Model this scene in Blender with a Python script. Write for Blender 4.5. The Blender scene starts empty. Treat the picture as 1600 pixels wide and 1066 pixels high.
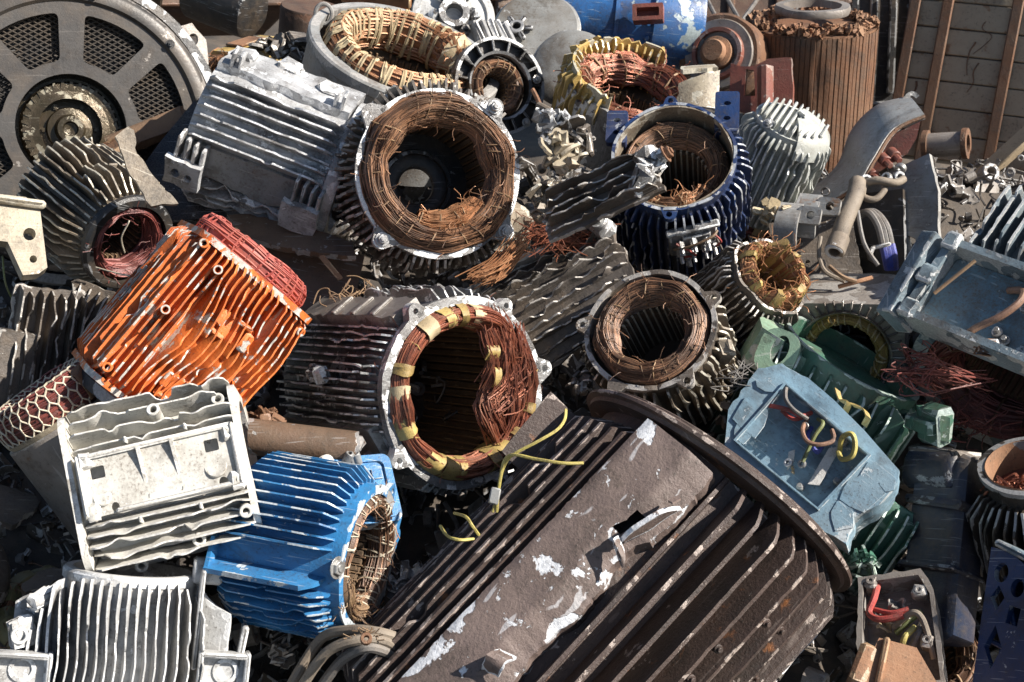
import bpy, math, random
import numpy as np
from mathutils import Vector, Matrix, noise
from mathutils.geometry import tessellate_polygon

R_ = math.radians
PI = math.pi
SC = bpy.context.scene
COL = SC.collection
rnd = random.Random(7)

# ---------------------------------------------------------------- camera
PITCH = R_(27.0)
CAM = Vector((0.0, 0.0, 2.6))
FPX = 1600 * 50 / 36.0
FW = Vector((0, math.cos(PITCH), -math.sin(PITCH)))
RT = Vector((1, 0, 0))
UP = Vector((0, math.sin(PITCH), math.cos(PITCH)))

def at(px, py, d):
    """the point of the heap seen at a place of the photograph, d metres in front of the lens"""
    return CAM + (FW + RT * ((px - 800) / FPX) + UP * ((533 - py) / FPX)) * d

def pose(px, py, d, axis, up):
    p = at(px, py, d)
    tow = (CAM - p).normalized()
    rt = (RT - tow * RT.dot(tow)).normalized()
    uv = tow.cross(rt)
    w = lambda v: rt * v[0] + uv * v[1] + tow * v[2]
    Z = w(axis).normalized()
    Y = w(up)
    Y = (Y - Z * Y.dot(Z)).normalized()
    X = Y.cross(Z)
    return Matrix(((X.x, Y.x, Z.x, p.x), (X.y, Y.y, Z.y, p.y), (X.z, Y.z, Z.z, p.z), (0, 0, 0, 1)))

# ---------------------------------------------------------------- materials
def _n(nt, typ, **kw):
    n = nt.nodes.new(typ)
    for k, v in kw.items():
        if k in ('operation', 'data_type', 'blend_type', 'attribute_name', 'noise_dimensions', 'interpolation_type', 'clamp', 'feature', 'wave_type', 'bands_direction', 'distance'):
            setattr(n, k, v)
        else:
            n.inputs[k].default_value = v
    return n

def metal(name, base, base2=None, bare=(.62, .63, .64), metallic=0.0, rough=.55, chip=.0, rust=None, rustamt=.0,
          dirt=(.035, .030, .026), dirtamt=.35, sc=1.0, bump=.5, bare_met=.35, bare_rough=.42, wearmul=1.0, tint=.6, dust=.34, scratch=.35):
    m = bpy.data.materials.new(name)
    m.use_nodes = True
    nt = m.node_tree
    L = nt.links.new
    bs = nt.nodes['Principled BSDF']
    tc = nt.nodes.new('ShaderNodeTexCoord')
    oi = nt.nodes.new('ShaderNodeObjectInfo')
    add = nt.nodes.new('ShaderNodeVectorMath'); add.operation = 'ADD'
    mulr = nt.nodes.new('ShaderNodeVectorMath'); mulr.operation = 'SCALE'
    cx = nt.nodes.new('ShaderNodeCombineXYZ')
    L(oi.outputs['Random'], cx.inputs[0]); L(oi.outputs['Random'], cx.inputs[1])
    L(cx.outputs[0], mulr.inputs[0]); mulr.inputs['Scale'].default_value = 31.0
    L(tc.outputs['Object'], add.inputs[0]); L(mulr.outputs[0], add.inputs[1])
    co = add.outputs[0]
    def nz(scale, detail=5, rough_=.6, dist=0.0):
        n = _n(nt, 'ShaderNodeTexNoise', Scale=scale * sc, Detail=detail, Roughness=rough_, Distortion=dist)
        L(co, n.inputs['Vector'])
        return n.outputs['Fac']
    def ramp(src, a, b):
        n = nt.nodes.new('ShaderNodeMapRange'); n.interpolation_type = 'SMOOTHSTEP'
        n.inputs['From Min'].default_value = a; n.inputs['From Max'].default_value = b
        L(src, n.inputs['Value'])
        return n.outputs['Result']
    def math_(op, a, b):
        n = nt.nodes.new('ShaderNodeMath'); n.operation = op
        for i, v in enumerate((a, b)):
            if isinstance(v, (int, float)): n.inputs[i].default_value = v
            else: L(v, n.inputs[i])
        return n.outputs[0]
    def mixc(f, a, b):
        n = nt.nodes.new('ShaderNodeMix'); n.data_type = 'RGBA'
        if isinstance(f, (int, float)): n.inputs[0].default_value = f
        else: L(f, n.inputs[0])
        for i, v in ((6, a), (7, b)):
            if isinstance(v, tuple): n.inputs[i].default_value = (*v, 1)
            else: L(v, n.inputs[i])
        return n.outputs[2]
    def mixf(f, a, b):
        n = nt.nodes.new('ShaderNodeMix'); n.data_type = 'FLOAT'
        L(f, n.inputs[0]); n.inputs[2].default_value = a; n.inputs[3].default_value = b
        return n.outputs[0]
    if base2 is None: base2 = tuple(c * .62 for c in base)
    n1 = nz(7, 3, .6)
    n2 = nz(140, 4, .75)
    n3 = nz(26, 5, .68, .3)
    at_w = nt.nodes.new('ShaderNodeAttribute'); at_w.attribute_name = 'wear'
    at_t = nt.nodes.new('ShaderNodeAttribute'); at_t.attribute_name = 'tint'
    tfac = math_('ADD', math_('MULTIPLY', math_('SUBTRACT', n1, .5), 1.6), math_('MULTIPLY', at_t.outputs['Fac'], tint))
    c = mixc(ramp(tfac, .05, .75), base, base2)
    if dirtamt > 0:
        dm = math_('MULTIPLY', ramp(math_('ADD', math_('MULTIPLY', n2, .6), math_('MULTIPLY', n1, .4)), .60 - .22 * dirtamt, .74 - .12 * dirtamt), min(1, .45 + dirtamt * .5))
        c = mixc(dm, c, dirt)
    c = mixc(math_('MULTIPLY', ramp(math_('ADD', math_('MULTIPLY', n2, .75), math_('MULTIPLY', n3, .25)), .56, .66), .55), c, tuple(v * .55 for v in dirt))
    if scratch > 0:   # old oil and soot soaked in as large uneven patches
        gm = ramp(math_('ADD', math_('MULTIPLY', nz(6.5, 4, .7, .8), .7), math_('MULTIPLY', n3, .3)), .50, .64)
        c = mixc(math_('MULTIPLY', gm, .62), c, tuple(.30 * v + .25 * w for v, w in zip(base2, dirt)))
    if rust is not None:
        rm = ramp(math_('ADD', math_('MULTIPLY', n3, .55), math_('MULTIPLY', nz(11, 3, .65), .45)), .66 - .3 * rustamt, .76 - .3 * rustamt)
        c = mixc(rm, c, rust)
    if dust > 0:
        c = mixc(math_('MULTIPLY', ramp(math_('ADD', math_('MULTIPLY', nz(4.5, 3, .65), .6), math_('MULTIPLY', n3, .4)), .40, .66), dust), c, (.20, .145, .095))
    wn = math_('ADD', math_('MULTIPLY', ramp(nz(13, 2, .5), .38, .62), .75), .48)
    wv = math_('ADD', math_('MULTIPLY', math_('MULTIPLY', at_w.outputs['Fac'], wearmul), wn), math_('MULTIPLY', math_('SUBTRACT', n3, .5), 1.5))
    mask = ramp(wv, .55, .63)
    if chip > 0:
        ch = ramp(math_('ADD', math_('MULTIPLY', n3, .5), math_('MULTIPLY', nz(9, 4, .62, .6), .5)), .64 - .26 * chip, .655 - .26 * chip)
        mask = math_('MAXIMUM', mask, ch)
    c = mixc(mask, c, mixc(ramp(n2, .3, .7), bare, tuple(v * .6 for v in bare)))
    if scratch > 0:
        sm = None
        for rot, scl in (((.4, .7, .5), (9, 210, 9)), ((1.1, .2, 2.1), (11, 260, 11))):
            mp = nt.nodes.new('ShaderNodeMapping'); mp.inputs['Rotation'].default_value = rot; mp.inputs['Scale'].default_value = scl
            L(co, mp.inputs['Vector'])
            q = _n(nt, 'ShaderNodeTexNoise', Scale=1.0, Detail=1, Roughness=.5, Distortion=.4); L(mp.outputs[0], q.inputs['Vector'])
            r_ = ramp(q.outputs['Fac'], .70, .735)
            sm = r_ if sm is None else math_('MAXIMUM', sm, r_)
        c = mixc(math_('MULTIPLY', sm, scratch), c, bare)
    L(c, bs.inputs['Base Color'])
    rr = mixf(mask, rough, bare_rough)
    L(math_('ADD', rr, math_('MULTIPLY', math_('SUBTRACT', n2, .5), .35)), bs.inputs['Roughness'])
    L(mixf(mask, metallic, bare_met), bs.inputs['Metallic'])
    bp = nt.nodes.new('ShaderNodeBump')
    bp.inputs['Strength'].default_value = bump; bp.inputs['Distance'].default_value = .004
    hgt = math_('ADD', math_('ADD', math_('MULTIPLY', n2, .6), math_('MULTIPLY', n3, .7)), math_('MULTIPLY', mask, -.45))
    L(hgt, bp.inputs['Height']); L(bp.outputs[0], bs.inputs['Normal'])
    return m

AL = (.60, .61, .62)
M = {}
M['orange'] = metal('orange_paint', (.64, .155, .028), (.52, .105, .018), bare=(.60, .56, .50), rough=.5, chip=.30, dirtamt=.42, bump=.6, bare_met=.05, dust=.15, wearmul=.72)
M['orange_wire'] = metal('pink_lacquer', (.42, .10, .075), (.30, .055, .05), dirtamt=.4, rough=.5, scratch=0)
M['blue'] = metal('blue_paint', (.030, .185, .40), (.016, .115, .28), bare=(.60, .66, .69), rough=.4, chip=.16, dirtamt=.5, bump=.45, bare_met=.1, dust=.14, wearmul=.78)
M['white'] = metal('white_paint', (.62, .605, .555), (.48, .465, .42), bare=(.76, .74, .70), rough=.5, chip=.12, dirt=(.12, .085, .06), dirtamt=.38, bump=.45, bare_met=.05, rust=(.24, .15, .09), rustamt=.10, dust=.22)
M['silverwhite'] = metal('pale_aluminium', (.52, .52, .51), (.30, .30, .295), bare=(.82, .82, .81), rough=.45, chip=.18, dirt=(.08, .07, .06), dirtamt=.42, bump=.5, bare_met=.1, dust=.2, bare_rough=.36)
M['cream'] = metal('cream_paint', (.38, .325, .235), (.27, .23, .165), bare=(.55, .50, .40), rough=.5, chip=.2, dirtamt=.5, bare_met=.05, bump=.5)
M['grey'] = metal('grey_aluminium', (.24, .24, .24), (.085, .082, .08), bare=(.78, .78, .77), rough=.40, chip=.32, dirt=(.040, .030, .022), dirtamt=.6, metallic=.25, rust=(.17, .10, .06), rustamt=.18, bump=.8, dust=.22, bare_rough=.34, sc=1.2)
M['grey_smooth'] = metal('grey_painted_steel', (.26, .265, .26), (.17, .175, .175), bare=(.50, .48, .45), rough=.42, chip=.16, dirt=(.09, .06, .04), dirtamt=.5, rust=(.19, .095, .045), rustamt=.26, bump=.4)
M['silver'] = metal('silvery_aluminium', (.47, .475, .48), (.19, .19, .19), bare=(.80, .80, .80), rough=.38, chip=.36, dirt=(.06, .045, .034), dirtamt=.5, metallic=.2, rust=(.20, .14, .09), rustamt=.14, bump=.8, dust=.2, bare_rough=.34, sc=1.2)
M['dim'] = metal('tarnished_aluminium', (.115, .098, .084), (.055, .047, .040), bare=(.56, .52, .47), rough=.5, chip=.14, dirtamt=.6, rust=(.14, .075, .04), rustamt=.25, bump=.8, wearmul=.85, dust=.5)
M['beigefin'] = metal('beige_paint', (.235, .195, .145), (.14, .115, .085), bare=(.60, .55, .45), rough=.5, chip=.15, dirtamt=.6, bump=.6, wearmul=.85, dust=.5)
M['browniron'] = metal('brown_cast_iron', (.072, .048, .040), (.045, .030, .025), bare=(.46, .38, .33), rough=.52, chip=.10, rust=(.30, .12, .045), rustamt=.27, dirtamt=.35, bump=.9, bare_met=.1, wearmul=.57, dust=.06, scratch=.15)
M['brownpad'] = metal('brown_flaking_paint', (.165, .122, .107), (.115, .083, .072), bare=(.76, .77, .79), rough=.55, chip=.22, dirtamt=.42, bump=.9, bare_met=.05, sc=.9, wearmul=.95, dust=.12)
M['navy'] = metal('navy_paint', (.013, .036, .112), (.008, .021, .066), bare=(.48, .50, .53), rough=.36, chip=.10, dirtamt=.45, wearmul=.62, dust=.14)
M['lightblue'] = metal('light_blue_paint', (.245, .375, .455), (.18, .29, .37), bare=(.60, .66, .68), rough=.45, chip=.2, dirtamt=.35, bump=.4, bare_met=.05, dust=.25)
M['bluegrey'] = metal('blue_grey_paint', (.165, .215, .245), (.09, .12, .14), bare=(.60, .61, .60), rough=.45, chip=.30, dirtamt=.55, rust=(.2, .1, .05), rustamt=.16, bump=.7)
M['navyshade'] = metal('shaded_grimy_navy_paint', (.006, .015, .040), (.005, .008, .014), bare=(.25, .26, .27), rough=.45, chip=.08, dirtamt=.6, wearmul=.6, dust=.3)  # grimy navy, darkened further so the deep shade sits in the colour
M['palepaint'] = metal('pale_grey_green_paint', (.40, .42, .39), (.27, .285, .265), bare=(.66, .66, .62), rough=.5, chip=.22, dirt=(.10, .085, .065), dirtamt=.45, bump=.5, bare_met=.1)
M['deepblue'] = metal('weathered_blue_paint', (.022, .11, .30), (.014, .07, .20), bare=(.45, .52, .52), rough=.38, chip=.10, dirtamt=.45, rust=(.18, .09, .05), rustamt=.1, bump=.35, dust=.2)
M['traydirt'] = metal('dirty_blue_tray_paint', (.15, .25, .31), (.10, .17, .21), bare=(.5, .55, .56), rough=.45, chip=.15, dirt=(.12, .085, .055), dirtamt=.6, rust=(.2, .11, .06), rustamt=.2, bump=.5)
M['green'] = metal('green_paint', (.055, .150, .105), (.030, .095, .070), bare=(.46, .54, .49), rough=.4, chip=.10, dirtamt=.35, wearmul=.85)
M['palegreen'] = metal('pale_green_paint', (.24, .36, .25), (.19, .29, .21), bare=(.6, .62, .56), rough=.45, chip=.15, dirtamt=.25)
M['black'] = metal('black_paint', (.020, .020, .021), (.012, .012, .012), bare=(.36, .36, .36), rough=.38, chip=.09, dirtamt=.2)
M['blackplate'] = metal('scratched_black_paint', (.028, .031, .037), (.018, .02, .024), bare=(.5, .52, .55), rough=.28, chip=.17, dirtamt=.2, sc=1.6)
M['darkdisc'] = metal('dark_grey_steel', (.066, .061, .056), (.045, .041, .038), bare=(.30, .27, .24), rough=.42, chip=.08, rust=(.2, .10, .085), rustamt=.05, dirtamt=.3, bump=.25, metallic=.2, dust=.25, scratch=.15)
M['grease'] = metal('oily_steel', (.050, .040, .022), (.03, .024, .014), bare=(.30, .27, .20), rough=.22, chip=.22, dirtamt=.4, metallic=.5)
M['steel'] = metal('bare_steel', (.42, .42, .41), (.30, .30, .29), bare=(.7, .7, .7), rough=.35, metallic=.6, dirtamt=.3, rust=(.2, .1, .05), rustamt=.08)
M['discsteel'] = metal('galvanised_sheet', (.36, .355, .33), (.23, .225, .205), bare=(.6, .6, .57), rough=.30, metallic=.4, dirt=(.13, .10, .07), dirtamt=.55, bump=.2, rust=(.2, .13, .07), rustamt=.15, chip=.1, dust=.45)
M['rust'] = metal('rusty_steel', (.150, .066, .030), (.082, .046, .034), bare=(.26, .14, .08), rough=.75, chip=.06, dirtamt=.5, bump=.9, bare_met=0, scratch=.1, sc=.9, tint=.18)
M['rustdark'] = metal('dark_rust', (.085, .042, .026), (.048, .028, .021), bare=(.2, .11, .07), rough=.7, dirtamt=.4, bump=.6, bare_met=0)
M['rustorange'] = metal('orange_rust', (.29, .15, .08), (.20, .09, .045), bare=(.40, .26, .15), rough=.8, dirtamt=.5, bump=.7, bare_met=0)
M['redbrown'] = metal('red_primer', (.20, .058, .040), (.13, .04, .03), bare=(.4, .3, .26), rough=.5, chip=.1, dirtamt=.35)
M['lam'] = metal('laminated_core', (.105, .068, .040), (.060, .040, .026), bare=(.3, .22, .15), rough=.6, dirtamt=.4, bare_met=.1, scratch=0)
M['lamdark'] = metal('dark_laminated_core', (.095, .062, .038), (.055, .038, .025), bare=(.36, .27, .18), rough=.45, dirtamt=.3, bare_met=.1, scratch=0)
M['lamred'] = metal('red_laminated_core', (.24, .095, .058), (.16, .06, .04), bare=(.35, .2, .14), rough=.6, dirtamt=.3, scratch=0)
M['copperdark'] = metal('varnished_copper', (.300, .155, .085), (.085, .043, .026), bare=(.46, .30, .17), rough=.45, metallic=.15, dirtamt=.45, tint=1.0, bare_met=.15, sc=2, dust=.25, scratch=0)
M['copper'] = metal('red_copper', (.36, .120, .065), (.20, .065, .040), bare=(.5, .25, .14), rough=.38, metallic=.4, dirtamt=.2, tint=1.0, sc=2, scratch=0)
M['copperlight'] = metal('orange_copper', (.50, .25, .125), (.31, .14, .065), bare=(.6, .4, .22), rough=.42, metallic=.35, dirtamt=.25, tint=1.0, sc=2, scratch=0)
M['wine'] = metal('wine_red_copper', (.24, .062, .050), (.115, .032, .030), bare=(.36, .16, .12), rough=.45, metallic=.1, dirtamt=.25, tint=1.0, sc=2, dust=.15, scratch=0)
M['straw'] = metal('straw_lacing', (.30, .19, .10), (.17, .10, .055), bare=(.42, .31, .18), rough=.65, dirtamt=.4, tint=.9, sc=2, bare_met=0, scratch=0)
M['cord'] = metal('pale_lacing_cord', (.56, .50, .39), (.45, .38, .27), rough=.7, dirtamt=.2, sc=2, bare_met=0, scratch=0)
M['tape'] = metal('yellow_tape', (.44, .32, .105), (.29, .195, .06), bare=(.55, .45, .2), rough=.5, dirtamt=.55, sc=2, bare_met=0, tint=.9, scratch=0)
M['paletape'] = metal('pale_tape', (.50, .40, .24), (.40, .30, .17), bare=(.6, .5, .35), rough=.6, dirtamt=.35, sc=2, bare_met=0, scratch=0)
M['yellowfin'] = metal('ochre_paint', (.54, .375, .125), (.42, .28, .085), bare=(.6, .55, .42), rough=.5, chip=.14, dirtamt=.35)
M['yellowwire'] = metal('yellow_insulation', (.55, .46, .13), (.45, .37, .1), rough=.5, dirtamt=.6, sc=3, bare_met=0, scratch=0)
M['redwire'] = metal('red_insulation', (.42, .055, .045), (.32, .04, .035), rough=.5, dirtamt=.6, sc=3, bare_met=0, scratch=0)
M['brownwire'] = metal('brown_insulation', (.30, .165, .105), (.22, .12, .08), rough=.5, dirtamt=.6, sc=3, bare_met=0, scratch=0)
M['greywire'] = metal('grey_insulation', (.17, .16, .15), (.11, .105, .1), rough=.5, dirtamt=.6, sc=3, bare_met=0, scratch=0)
M['taupe'] = metal('dusty_cable_sheath', (.235, .195, .150), (.16, .13, .10), rough=.7, dirtamt=.4, sc=2, bare_met=0, scratch=0)
M['bluewire'] = metal('blue_insulation', (.05, .075, .38), (.04, .06, .3), rough=.45, dirtamt=.6, sc=3, bare_met=0, scratch=0)
M['greenwire'] = metal('olive_insulation', (.19, .22, .075), (.13, .16, .06), rough=.5, dirtamt=.6, sc=3, bare_met=0, scratch=0)
M['label'] = metal('dirty_white_label', (.62, .61, .58), (.54, .53, .5), rough=.5, dirt=(.1, .08, .06), dirtamt=.45, sc=3, bare_met=0)
M['wood'] = metal('weathered_wood', (.46, .36, .23), (.36, .27, .165), rough=.8, dirtamt=.3, bare_met=0, scratch=0)
M['oldwood'] = metal('old_brown_wood', (.22, .13, .075), (.14, .08, .05), bare=(.4, .3, .2), rough=.85, dirtamt=.4, bare_met=0, scratch=0)
M['leaf'] = metal('oily_greenish_paper', (.17, .155, .07), (.10, .095, .045), bare=(.3, .28, .15), rough=.5, dirtamt=.5, bare_met=0, scratch=0)
M['brownplate'] = metal('brown_stained_steel', (.135, .085, .055), (.085, .055, .038), bare=(.42, .40, .38), rough=.45, chip=.13, rust=(.24, .12, .06), rustamt=.12, dirtamt=.4)
M['greyrust'] = metal('streaked_grey_steel', (.26, .235, .21), (.19, .165, .145), bare=(.5, .47, .43), rough=.45, chip=.12, rust=(.20, .105, .055), rustamt=.28, dirtamt=.3, metallic=.2)
M['beigepanel'] = metal('beige_coil_wrap', (.34, .27, .185), (.25, .19, .125), bare=(.42, .36, .28), rough=.65, rust=(.20, .09, .035), rustamt=.38, dirtamt=.4, bump=.4, sc=.8, scratch=0)
M['glaze'] = metal('glazed_porcelain', (.60, .575, .52), (.5, .47, .42), rough=.25, dirtamt=.35, sc=3, bare_met=0)
M['soil'] = metal('oily_scrap_soil', (.060, .050, .041), (.036, .031, .026), bare=(.12, .1, .09), rough=.8, dirtamt=.3, bump=1.0, scratch=0)
M['rubble'] = metal('mixed_small_scrap', (.26, .235, .21), (.04, .036, .032), bare=(.5, .49, .48), rough=.5, chip=.1, dirtamt=.5, rust=(.13, .065, .035), rustamt=.25, tint=1.3, sc=2, scratch=0)
M['asphalt'] = metal('yard_ground', (.07, .064, .058), (.05, .046, .042), rough=.9, dirtamt=.3, bump=.6, bare_met=0, scratch=0)

# ---------------------------------------------------------------- mesh builder (lengths in photograph pixels at the thing's distance)
class B:
    def __init__(s, root, name, mat, parent=None, scale=1.0, label=None):
        s.root = root; s.name = name; s.mat = mat; s.parent = parent; s.k = scale; s.label = label
        s.V = []; s.Fc = []; s.W = []; s.Tn = []; s.M = None; s.tint = .5; s.obj = None; s.flat = False; s.seed = rnd.random() * 100
    def v(s, p, w=0.0):
        if s.M is not None: p = s.M @ Vector(p)
        s.V.append((p[0] * s.k, p[1] * s.k, p[2] * s.k)); s.W.append(w); s.Tn.append(s.tint)
        return len(s.V) - 1
    def f(s, *i): s.Fc.append(tuple(i))
    def grid(s, fn, nu, nv, cu=False, cv=False, wear=None, skip=None):
        """fn(i, j) -> point"""
        a = len(s.V)
        for i in range(nu):
            for j in range(nv):
                s.v(fn(i, j), wear(i, j) if wear else 0.0)
        for i in range(nu if cu else nu - 1):
            for j in range(nv if cv else nv - 1):
                i2 = (i + 1) % nu; j2 = (j + 1) % nv
                if skip and skip(i, j): continue
                s.f(a + i * nv + j, a + i2 * nv + j, a + i2 * nv + j2, a + i * nv + j2)
        return s
    def lathe(s, prof, n=72, a0=0.0, a1=2 * PI, wear=None, dent=0.0, jag=0.0, jagset=(), loop=True):
        """closed cross-section (r, z) swept round the local z axis"""
        full = abs(a1 - a0 - 2 * PI) < 1e-6
        nn = n if full else n + 1
        sd = s.seed
        def fn(i, j):
            a = a0 + (a1 - a0) * i / n
            r, z = prof[j]
            if dent:
                r += dent * noise.noise(Vector((math.cos(a) * 1.7 + sd, math.sin(a) * 1.7, z * .012)))
            if jag and j in jagset:
                q = noise.noise(Vector((math.cos(a) * 6 + sd, math.sin(a) * 6, 3.3))) + .6 * noise.noise(Vector((math.cos(a) * 19 + sd, math.sin(a) * 19, 7.7)))
                z -= jag * max(0, q)
            return (r * math.cos(a), r * math.sin(a), z)
        s.grid(fn, nn, len(prof), cu=full, cv=loop, wear=(lambda i, j: wear[j]) if wear else None)
        if not full and loop:
            a = len(s.V) - nn * len(prof); m = len(prof)
            s.f(*[a + j for j in range(m)]); s.f(*[a + (nn - 1) * m + j for j in reversed(range(m))])
        return s
    def box(s, c, size, rot=None, bev=2.0, wear=.75, jit=0.0):
        hx, hy, hz = (q / 2 for q in size)
        bv = min(bev, hx * .6, hy * .6, hz * .6)
        Mx = Matrix.Translation(Vector(c))
        if rot is not None: Mx = Mx @ (rot.to_4x4() if isinstance(rot, Matrix) else euler(*rot))
        ids = {}
        def P(ax, sg, u, w_, inset):
            h = (hx, hy, hz)
            o = [(1, 2), (2, 0), (0, 1)][ax]
            p = [0, 0, 0]; p[ax] = sg * h[ax]
            p[o[0]] = u * (h[o[0]] - inset); p[o[1]] = w_ * (h[o[1]] - inset)
            q = Mx @ Vector(p)
            if jit: q += Vector((rnd.uniform(-jit, jit), rnd.uniform(-jit, jit), rnd.uniform(-jit, jit)))
            return q
        ring = [(-1, -1), (1, -1), (1, 1), (-1, 1)]
        for ax in range(3):
            for sg in (-1, 1):
                inn = [s.v(P(ax, sg, u, w_, bv * 2.2), 0) for u, w_ in ring]
                out = [s.v(P(ax, sg, u, w_, bv), wear) for u, w_ in ring]
                for i, (u, w_) in enumerate(ring): ids[(ax, sg, u, w_)] = out[i]
                od = (0, 1, 2, 3) if sg > 0 else (3, 2, 1, 0)
                s.f(*[inn[i] for i in od])
                for i in range(4):
                    i2 = (i + 1) % 4
                    if sg > 0: s.f(out[i], out[i2], inn[i2], inn[i])
                    else: s.f(out[i2], out[i], inn[i], inn[i2])
        def g(x, y, z, ax):   # chamfer vertex of corner (x,y,z) on face ax
            c_ = (x, y, z); o = [(1, 2), (2, 0), (0, 1)][ax]
            return ids[(ax, c_[ax], c_[o[0]], c_[o[1]])]
        for x in (-1, 1):
            for y in (-1, 1):
                for z in (-1, 1):
                    s.f(g(x, y, z, 0), g(x, y, z, 1), g(x, y, z, 2))
        for a_ in (-1, 1):
            for b_ in (-1, 1):
                s.f(g(a_, b_, -1, 0), g(a_, b_, 1, 0), g(a_, b_, 1, 1), g(a_, b_, -1, 1))
                s.f(g(a_, -1, b_, 0), g(a_, 1, b_, 0), g(a_, 1, b_, 2), g(a_, -1, b_, 2))
                s.f(g(-1, a_, b_, 1), g(1, a_, b_, 1), g(1, a_, b_, 2), g(-1, a_, b_, 2))
        return s
    def prism(s, outer, z0, z1, holes=(), wear=.7, capwear=0.0):
        loops = [list(outer)] + [list(h) for h in holes]
        tris = tessellate_polygon([[Vector((p[0], p[1], 0)) for p in lp] for lp in loops])
        flat = [p for lp in loops for p in lp]
        for z, rev in ((z0, True), (z1, False)):
            a = [s.v((p[0], p[1], z), capwear) for p in flat]
            for t in tris:
                s.f(*[a[i] for i in t])
        for lp in loops:
            n = len(lp)
            lo = [s.v((p[0], p[1], z0), wear) for p in lp]; hi = [s.v((p[0], p[1], z1), wear) for p in lp]
            for i in range(n):
                j = (i + 1) % n
                s.f(lo[i], lo[j], hi[j], hi[i])
        return s
    def tube(s, pts, r, sides=6, cap=True, wear=0.0, closed=False):
        P = [Vector(p) for p in pts]
        n = len(P)
        a = len(s.V)
        prev = None
        for i, p in enumerate(P):
            if closed: t = (P[(i + 1) % n] - P[i - 1])
            else: t = P[min(i + 1, n - 1)] - P[max(i - 1, 0)]
            if t.length < 1e-9: t = Vector((0, 0, 1))
            t.normalize()
            if prev is None:
                ref = Vector((0, 0, 1)) if abs(t.z) < .8 else Vector((1, 0, 0))
                x = t.cross(ref).normalized()
            else:
                x = prev - t * prev.dot(t)
                x = x.normalized() if x.length > 1e-6 else t.orthogonal().normalized()
            prev = x
            y = t.cross(x)
            rr = r[i] if isinstance(r, (list, tuple)) else r
            for k in range(sides):
                q = 2 * PI * k / sides
                s.v(p + (x * math.cos(q) + y * math.sin(q)) * rr, wear)
        for i in range(n if closed else n - 1):
            i2 = (i + 1) % n
            for k in range(sides):
                k2 = (k + 1) % sides
                s.f(a + i * sides + k, a + i * sides + k2, a + i2 * sides + k2, a + i2 * sides + k)
        if cap and not closed:
            s.f(*[a + k for k in reversed(range(sides))]); s.f(*[a + (n - 1) * sides + k for k in range(sides)])
        return s
    def fin(s, base, d, z0, z1, h, t=4.0, n=26, jag=.2, bend=5.0, ramp=12.0, endh=.3, wear=1.0, bias=0.0, freq=.016, cut=None):
        """a cooling fin standing on the line base (x, y) from z0 to z1, pointing along d"""
        bx, by = base; dl = math.hypot(*d); dx, dy = d[0] / dl, d[1] / dl
        nx, ny = -dy, dx
        sd = rnd.random() * 100
        s.tint = rnd.uniform(.2, .8)
        bites = [(rnd.uniform(z0, z1), rnd.uniform(4, 22), rnd.uniform(.1, .55)) for _ in range(int(jag * 9 + rnd.random()))]
        knocks = [(rnd.uniform(z0, z1), rnd.uniform(5, 18), rnd.choice((-1, 1)) * rnd.uniform(.8, 2.4) * min(bend, 4)) for _ in range(int(bend * .5 + rnd.random() * 1.4))]
        lev = (-.12, .5, .86, 1.0)
        we = (0, 0, .25 * wear, wear)
        stepw = rnd.uniform(9, 20); steps = [rnd.random() ** 3 for _ in range(40)]
        A = []
        for i in range(n + 1):
            z = z0 + (z1 - z0) * i / n
            e = min(1, min(z - z0, z1 - z) / ramp)
            hh = h * (endh + (1 - endh) * max(0, e))
            hh *= 1 - jag * .28 * max(0, noise.noise(Vector((z * .03, sd, 1)))) - jag * .5 * steps[int((z - z0) / stepw) % len(steps)] - jag * .30 * abs(noise.noise(Vector((z * .16, sd, 5))))
            for c, w, dp in bites:
                q = abs(z - c) / w
                if q < 1: hh *= 1 - dp * min(1, (1 - q) * 2.2)
            if cut: hh *= cut(z)
            if bias: off = bias + bend * 2 * noise.noise(Vector((z * freq, s.seed, 9))) + bend * .25 * noise.noise(Vector((z * freq * 3.5, sd, 2)))
            else:
                off = bend * .4 * noise.noise(Vector((z * freq * .6, sd, 9)))
                for c, w, am in knocks: off += am * math.exp(-((z - c) / w) ** 2)
            row = []
            for f_, w in zip(lev, we):
                o = off * max(0, f_) ** 1.6
                th = t * .5 * (1.2 - .45 * f_)
                for sg in (1, -1):
                    row.append(s.v((bx + dx * hh * f_ + nx * (o + sg * th), by + dy * hh * f_ + ny * (o + sg * th), z), w))
            A.append(row)
        for i in range(n):
            p, q = A[i], A[i + 1]
            for k in range(3):
                s.f(p[2 * k], p[2 * k + 2], q[2 * k + 2], q[2 * k])
                s.f(p[2 * k + 1], q[2 * k + 1], q[2 * k + 3], p[2 * k + 3])
            s.f(p[6], p[7], q[7], q[6])
        for p, rv in ((A[0], 0), (A[-1], 1)):
            for k in range(3):
                fs = (p[2 * k], p[2 * k + 1], p[2 * k + 3], p[2 * k + 2])
                s.f(*(fs if not rv else fs[::-1]))
        s.tint = .5
        return s
    def radial(s, R, degs, z0, z1, h, hv=.08, tip=0.0, **kw):
        for a in degs:
            a = R_(a)
            d = (math.cos(a), math.sin(a))
            s.fin((R * d[0], R * d[1]), d, z0 + rnd.uniform(0, 4), z1 - rnd.uniform(0, 4), h * rnd.uniform(1 - hv, 1 + hv), **kw)
        return s
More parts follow.
